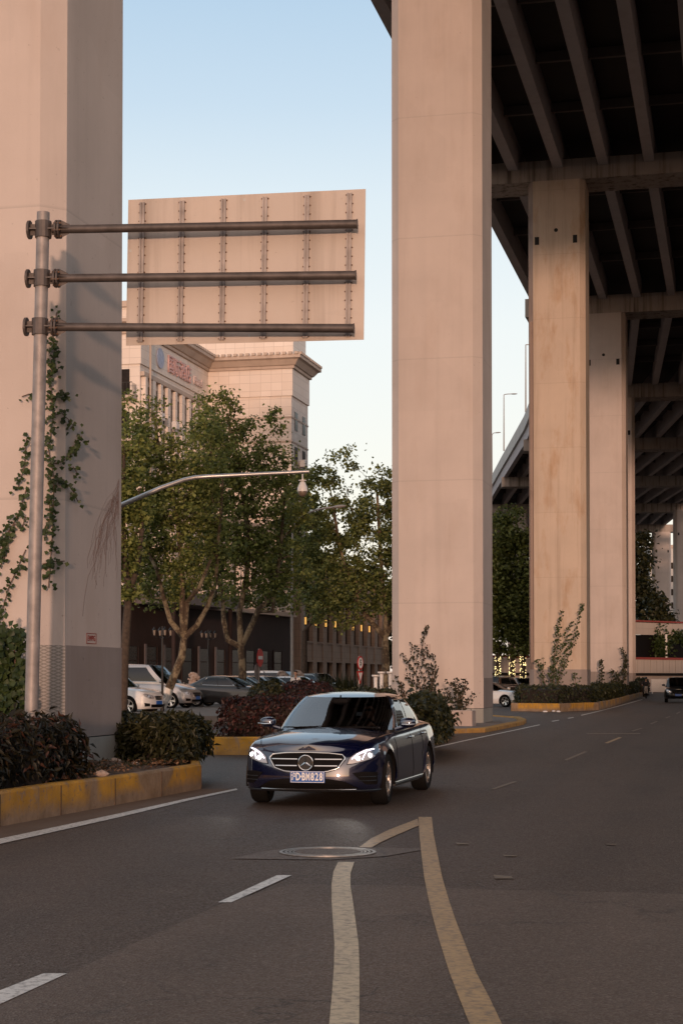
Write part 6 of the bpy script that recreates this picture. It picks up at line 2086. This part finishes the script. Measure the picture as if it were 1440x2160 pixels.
# ------------------------------------------------------------------ trees
def tree(base, trunk, lobes, n_clump, n_leaf, leaf, mat, label, seed, trunk_r=.18, white=True, group='plane trees before the hotel', bark=None, clump_r=.44, forks=None, lights=False):
    """base: world point; trunk: world points up to the fork; lobes: (centre, (rx, ry, rz)) in world units"""
    B0 = Vector(base); t = empty('plane_tree', tuple(B0)); tag(t, label, 'tree', group)
    rng = np.random.default_rng(seed); rr = random.Random(seed)
    pts = [Vector(p) - B0 for p in trunk]
    if white:
        # lime washed foot
        mb = MB(); e = pts[0].lerp(pts[1], min(1, 1.0 / (pts[1] - pts[0]).length))
        mb.tube([pts[0], e], [trunk_r * 1.08, trunk_r * 1.02], 12); mb.build('lime_washed_base', M['lime'], t, smooth=True)
    vol = np.array([l[1][0] * l[1][1] * l[1][2] for l in lobes]); vol = vol / vol.sum()
    C = []
    for li in rng.choice(len(lobes), n_clump, p=vol):
        c, r = lobes[li]
        d = rng.normal(size=3); d /= np.linalg.norm(d); rad = rng.random() ** .40
        C.append(Vector(c) - B0 + Vector((d[0] * r[0] * rad, d[1] * r[1] * rad, d[2] * r[2] * rad)))
    # skeleton
    mb = MB()
    mb.tube(pts, [trunk_r * (1.0 - .28 * i / (len(pts) - 1)) for i in range(len(pts))], 12)
    nodes_ = [(pts[-1], trunk_r * .72)]
    fk = pts[-1]
    for f in (forks or []):
        q = [fk] + [Vector(p) - B0 for p in f]
        rs = [trunk_r * .66 * (1 - .55 * i / (len(q) - 1)) for i in range(len(q))]
        mb.tube(q, rs, 9)
        for i in range(1, len(q)):
            for k in (.33, .66, 1.0): nodes_.append((q[i - 1].lerp(q[i], k), rs[i] * .8))
    C.sort(key=lambda c: (c - fk).length)
    for c in C:
        best, bd_ = None, 1e9
        for p, r in nodes_:
            d = (p - c).length + .35 * max(0, p.z - c.z) - r * 3
            if d < bd_ and (p - c).length > .05: best, bd_ = (p, r), d
        p, r = best
        r1 = max(.012, r * .62)
        L_ = (c - p).length
        mid = p.lerp(c, .5) + Vector((rr.uniform(-.12, .12), rr.uniform(-.12, .12), rr.uniform(-.02, .14))) * L_
        mb.tube([p, mid, c], [min(r * .8, r1 * 1.3), r1, max(.008, r1 * .6)], 6 if r1 > .03 else 4, cap=False)
        nodes_.append((mid, r1)); nodes_.append((c, max(.010, r1 * .7)))
    mb.build('trunk', bark or M['bark'], t, smooth=True)
    # leaves
    P_, N_ = [], []
    for c in C:
        m = max(6, int(rng.normal(n_leaf, n_leaf * .45)))
        s = clump_r * rng.uniform(.6, 1.25)
        q = rng.normal(size=(m, 3)) * s * np.array([.55, .55, .38]) + np.array(c)
        P_.append(q)
        nn = rng.normal(size=(m, 3)) * .8 + np.array([0, 0, .9]) + (q - np.array(c)) / s * .6
        N_.append(nn)
    P_ = np.concatenate(P_); N_ = np.concatenate(N_)
    leaves('crown', P_, N_, leaf * rng.uniform(.6, 1.2, len(P_)), mat, t, seed, aspect=.8)
    return t
def lobe(px, py, Y, rx, rz, ry=None):
    k = Y / FPX
    return (W(px, py, Y), (rx * k, (ry or rx) * k * 1.0, rz * k))
ya = 72.0
tree(GX(338, ya, .28), [GX(338, ya, .28), W(362, 1440, ya), W(384, 1385, ya), W(388, 1345, ya)],
     [lobe(330, 1010, ya, 78, 120), lobe(300, 1130, ya, 50, 110), lobe(400, 1090, ya, 80, 130), lobe(310, 880, ya - 1, 45, 60), lobe(440, 960, ya, 60, 110), lobe(350, 1200, ya, 60, 60), lobe(290, 950, ya, 40, 90), lobe(300, 1230, ya, 45, 40), lobe(420, 1180, ya, 60, 60), lobe(340, 1255, ya + 1, 60, 32), lobe(440, 1255, ya + 2, 50, 30)],
     400, 46, .175, M['leaf_tree'], 'plane tree with mottled leaning trunk left of centre, nearest to the silver van', 1, .20,
     forks=[[W(360, 1310, ya), W(345, 1260, ya - .5), W(330, 1200, ya - 1), W(300, 1140, ya)], [W(384, 1290, ya), W(386, 1230, ya), W(380, 1160, ya), W(370, 1060, ya), W(335, 950, ya), W(325, 870, ya)], [W(415, 1320, ya), W(438, 1280, ya + .5), W(455, 1230, ya + 1), W(460, 1150, ya), W(470, 1020, ya)], [W(395, 1270, ya), W(420, 1240, ya - 1), W(445, 1180, ya - 1)]])
yb = 82.0
tree(GX(500, yb, .3), [GX(500, yb, .3), W(512, 1425, yb), W(508, 1365, yb)],
     [lobe(470, 930, yb, 75, 100), lobe(520, 1040, yb, 95, 130), lobe(575, 950, yb, 50, 85), lobe(430, 1000, yb + 1, 60, 110), lobe(590, 1060, yb, 65, 110), lobe(500, 1170, yb, 90, 70), lobe(450, 850, yb, 38, 40), lobe(575, 880, yb, 26, 36), lobe(560, 1200, yb, 70, 60), lobe(610, 1180, yb, 50, 80), lobe(470, 1255, yb + 2, 50, 30), lobe(560, 1265, yb + 2, 70, 30), lobe(620, 1270, yb + 3, 40, 40), lobe(400, 1230, yb, 50, 40), lobe(440, 1150, yb, 60, 70)],
     490, 48, .19, M['leaf_tree'], 'plane tree with forked pale trunk behind the red hedge, tallest crown before the hotel', 2, .23,
     forks=[[W(480, 1350, yb), W(472, 1310, yb), W(470, 1250, yb), W(445, 1190, yb), W(430, 1060, yb), W(450, 930, yb)], [W(530, 1320, yb), W(545, 1285, yb), W(575, 1260, yb), W(590, 1180, yb), W(600, 1050, yb)], [W(505, 1290, yb), W(520, 1220, yb), W(525, 1120, yb), W(500, 980, yb), W(480, 880, yb)], [W(545, 1290, yb), W(575, 1290, yb), W(580, 1240, yb)]])
yc = 98.0
tree(GX(812, yc, .3), [GX(812, yc, .3), W(814, 1400, yc), W(812, 1345, yc)],
     [lobe(700, 1010, yc, 55, 85), lobe(760, 1120, yc, 75, 120), lobe(800, 1050, yc, 60, 85), lobe(690, 1180, yc, 75, 110), lobe(790, 1240, yc, 80, 70), lobe(650, 1080, yc, 50, 120), lobe(730, 955, yc, 26, 28), lobe(850, 1150, yc, 60, 150), lobe(700, 1280, yc, 60, 40), lobe(740, 1290, yc, 60, 35), lobe(660, 1230, yc, 60, 60)],
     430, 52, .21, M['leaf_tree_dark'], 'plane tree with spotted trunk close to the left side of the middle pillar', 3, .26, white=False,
     forks=[[W(790, 1320, yc), W(765, 1290, yc), W(740, 1230, yc), W(715, 1150, yc), W(700, 1050, yc)], [W(815, 1290, yc), W(805, 1220, yc), W(800, 1130, yc), W(795, 1040, yc)], [W(835, 1300, yc), W(850, 1220, yc)]])
yd = 66.0
tree(GX(258, yd, .1), [GX(258, yd, .1), W(262, 1400, yd), W(268, 1310, yd), W(272, 1250, yd)],
     [lobe(255, 1080, yd, 45, 120), lobe(290, 1020, yd, 34, 100), lobe(270, 1190, yd, 40, 70), lobe(262, 890, yd, 24, 70), lobe(200, 1080, yd, 60, 150)],
     150, 58, .20, M['leaf_tree'], 'plane tree half hidden by the nearest pillar, rough dark trunk', 4, .20, white=False, bark=M['bark_dark'],
     forks=[[W(265, 1190, yd), W(260, 1100, yd), W(262, 950, yd)], [W(290, 1200, yd), W(300, 1120, yd), W(295, 1030, yd)]])
# tree behind, filling between the hotel and the middle pillar
ye = 118.0
tree(GX(640, ye, .3), [GX(640, ye, .3), W(642, 1400, ye), W(642, 1330, ye)],
     [lobe(640, 1120, ye, 60, 110), lobe(600, 1190, ye, 60, 70), lobe(690, 1230, ye, 60, 70)],
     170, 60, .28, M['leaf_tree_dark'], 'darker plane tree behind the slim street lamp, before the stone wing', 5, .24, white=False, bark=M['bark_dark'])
# dark trees in the pillar gap, with fairy lights round their trunks
yf = 132.0
for i, (px_, lab, lb) in enumerate(((1049, 'dark tree at the left of the pillar gap, trunk wound with fairy lights', [lobe(1055, 1200, yf, 38, 130), lobe(1040, 1320, yf, 45, 70), lobe(1020, 1200, yf, 40, 120)]),
                                    (1079, 'dark tree in the middle of the pillar gap, forked trunk wound with fairy lights', [lobe(1080, 1180, yf, 34, 110), lobe(1085, 1300, yf, 45, 80), lobe(1060, 1110, yf, 16, 30)]),
                                    (1102, 'dark tree at the right of the pillar gap, slim trunk wound with fairy lights', [lobe(1108, 1230, yf, 40, 110), lobe(1112, 1330, yf, 40, 60), lobe(1140, 1250, yf, 45, 110)]))):
    t = tree(GX(px_, yf, .1), [GX(px_, yf, .1), W(px_ + 1, 1400, yf), W(px_ + 2, 1370, yf)], lb, 110, 80, .30, M['leaf_gap'], lab, 20 + i, .20, white=False, group='trees in the pillar gap', bark=M['bark_dark'], clump_r=.8)
    mb = MB(); rr = random.Random(i)
    for k in range(70):
        a = rr.uniform(0, 2 * math.pi); z = rr.uniform(.9, 3.2)
        mb.ell((.22 * math.cos(a), .22 * math.sin(a), z), (.03, .03, .03), 5, 3)
    mb.build('fairy_lights', M['fairy'], t, kind='stuff')
# dark trees beyond the ramp at the right and behind the stone wing
for i, (px_, Y_, lb, lab) in enumerate(((1352, 226, [lobe(1350, 1250, 226, 26, 90), lobe(1356, 1150, 226, 18, 50), lobe(1345, 1180, 226, 20, 60), lobe(1362, 1290, 226, 26, 50)], 'dark leafy tree standing behind the ramp beside the pale narrow pillar'),
                                        (1385, 218, [lobe(1384, 1298, 218, 16, 40), lobe(1392, 1312, 218, 18, 22)], 'dark pointed shrub against the farthest pillar'),
                                        (800, 205, [lobe(790, 1360, 205, 50, 70), lobe(830, 1330, 205, 50, 90)], 'dark distant tree behind the plane tree by the middle pillar'))):
    tree(GX(px_, Y_, 0), [GX(px_, Y_, 0), W(px_, 1400, Y_), W(px_, 1340, Y_)], lb, 60, 70, .6, M['leaf_dark'], lab, 40 + i, .25, white=False, group='distant dark trees', bark=M['bark_dark'], clump_r=1.1)
# plants on the terrace and ramp
for i, (px_, py_, Y_, rx, rz, n_, lab) in enumerate(((1385, 1362, 206.5, 26, 22, 900, 'green bush growing on the terrace above the panelled ramp'), (1375, 1325, 207, 18, 14, 300, 'creeper hanging over the upper terrace parapet'), (1435, 1345, 208, 18, 12, 300, 'green plant on the terrace at the right picture edge'))):
    c = W(px_, py_, Y_); k = Y_ / FPX
    rng = np.random.default_rng(60 + i)
    q = rng.normal(size=(n_, 3)) * np.array([rx * k * .5, .5, rz * k * .5])
    o = leaves('greenery', q, rng.normal(size=(n_, 3)) + np.array([0, -1, .6]), .45, M['leaf_ivy'], None, 60 + i, label=lab, cat='plant', group='plants on the terrace')  # bush and plants as loose leaf blades without stems
    o.location = tuple(c)

# fallen leaves and debris on the near bed
rng = np.random.default_rng(77); n = 900
f = rng.random(n); a = rng.random(n)
pp = np.array([tuple(P1.lerp(P0, .35 + .7 * u_) - FD * (.22 + 1.5 * v_)) for u_, v_ in zip(f, a)]); pp[:, 2] = .375 + rng.random(n) * .05
leaves('leaf_litter', pp, rng.normal(size=(n, 3)) * .5 + np.array([0, 0, 1]), .06, M['litter_leaf'], None, 77, kind='stuff')
# low weeds along the near bed
n = 1400
f = rng.random(n); a = rng.random(n) ** 2
pp = np.array([tuple(P1.lerp(P0, .45 + .62 * u_) - FD * (.5 + 1.3 * v_)) for u_, v_ in zip(f, a)]); pp[:, 2] = .38 + rng.random(n) * .05
k = rng.random(n) < (.3 + .7 * (np.sin(f * 14) > 0))
leaves('ground_weeds', pp[k], rng.normal(size=(k.sum(), 3)) * .8 + np.array([0, -.4, .5]), .055, M['leaf_green'], None, 78, aspect=.3, kind='stuff')
# ------------------------------------------------------------------ unseen blocks added across the road to darken the sedan's reflections
t = empty('unseen_dark_block', (28, 20, 0), -ROAD)
tag(t, 'low brown block added out of view across the road to darken reflections', 'building')
mb = MB(); mb.prism([(0, -60), (14, -60), (14, 60), (0, 60)], 0, 10); mb.build('wall', M['stonewall'], t)
mb = MB(); mb.prism([(-.4, -60.4), (14.4, -60.4), (14.4, 60.4), (-.4, 60.4)], 10, 10.6); mb.build('roof', M['cornice'], t)
for k in range(2):
    mb = MB(); mb.box((-.03, 0, 2.6 + k * 3.9), (.08, 116, 1.9)); mb.build('window_band', M['winglass'], t)
t = empty('unseen_dark_slab', (28, 20, 0), -ROAD)  # taller unseen slab, added so the car side mirrors something dark
tag(t, 'tall brown slab added out of view beyond the low block to darken reflections', 'building')
mb = MB(); mb.prism([(0, 66), (16, 66), (16, 185), (0, 185)], 0, 34); mb.build('wall', M['stonewall'], t)
mb = MB(); mb.prism([(-.4, 65.6), (16.4, 65.6), (16.4, 185.4), (-.4, 185.4)], 34, 34.8); mb.build('roof', M['cornice'], t)
for k in range(8):
    mb = MB(); mb.box((-.03, 125.5, 2.6 + k * 3.9), (.08, 116, 1.9)); mb.build('window_band', M['winglass'], t)
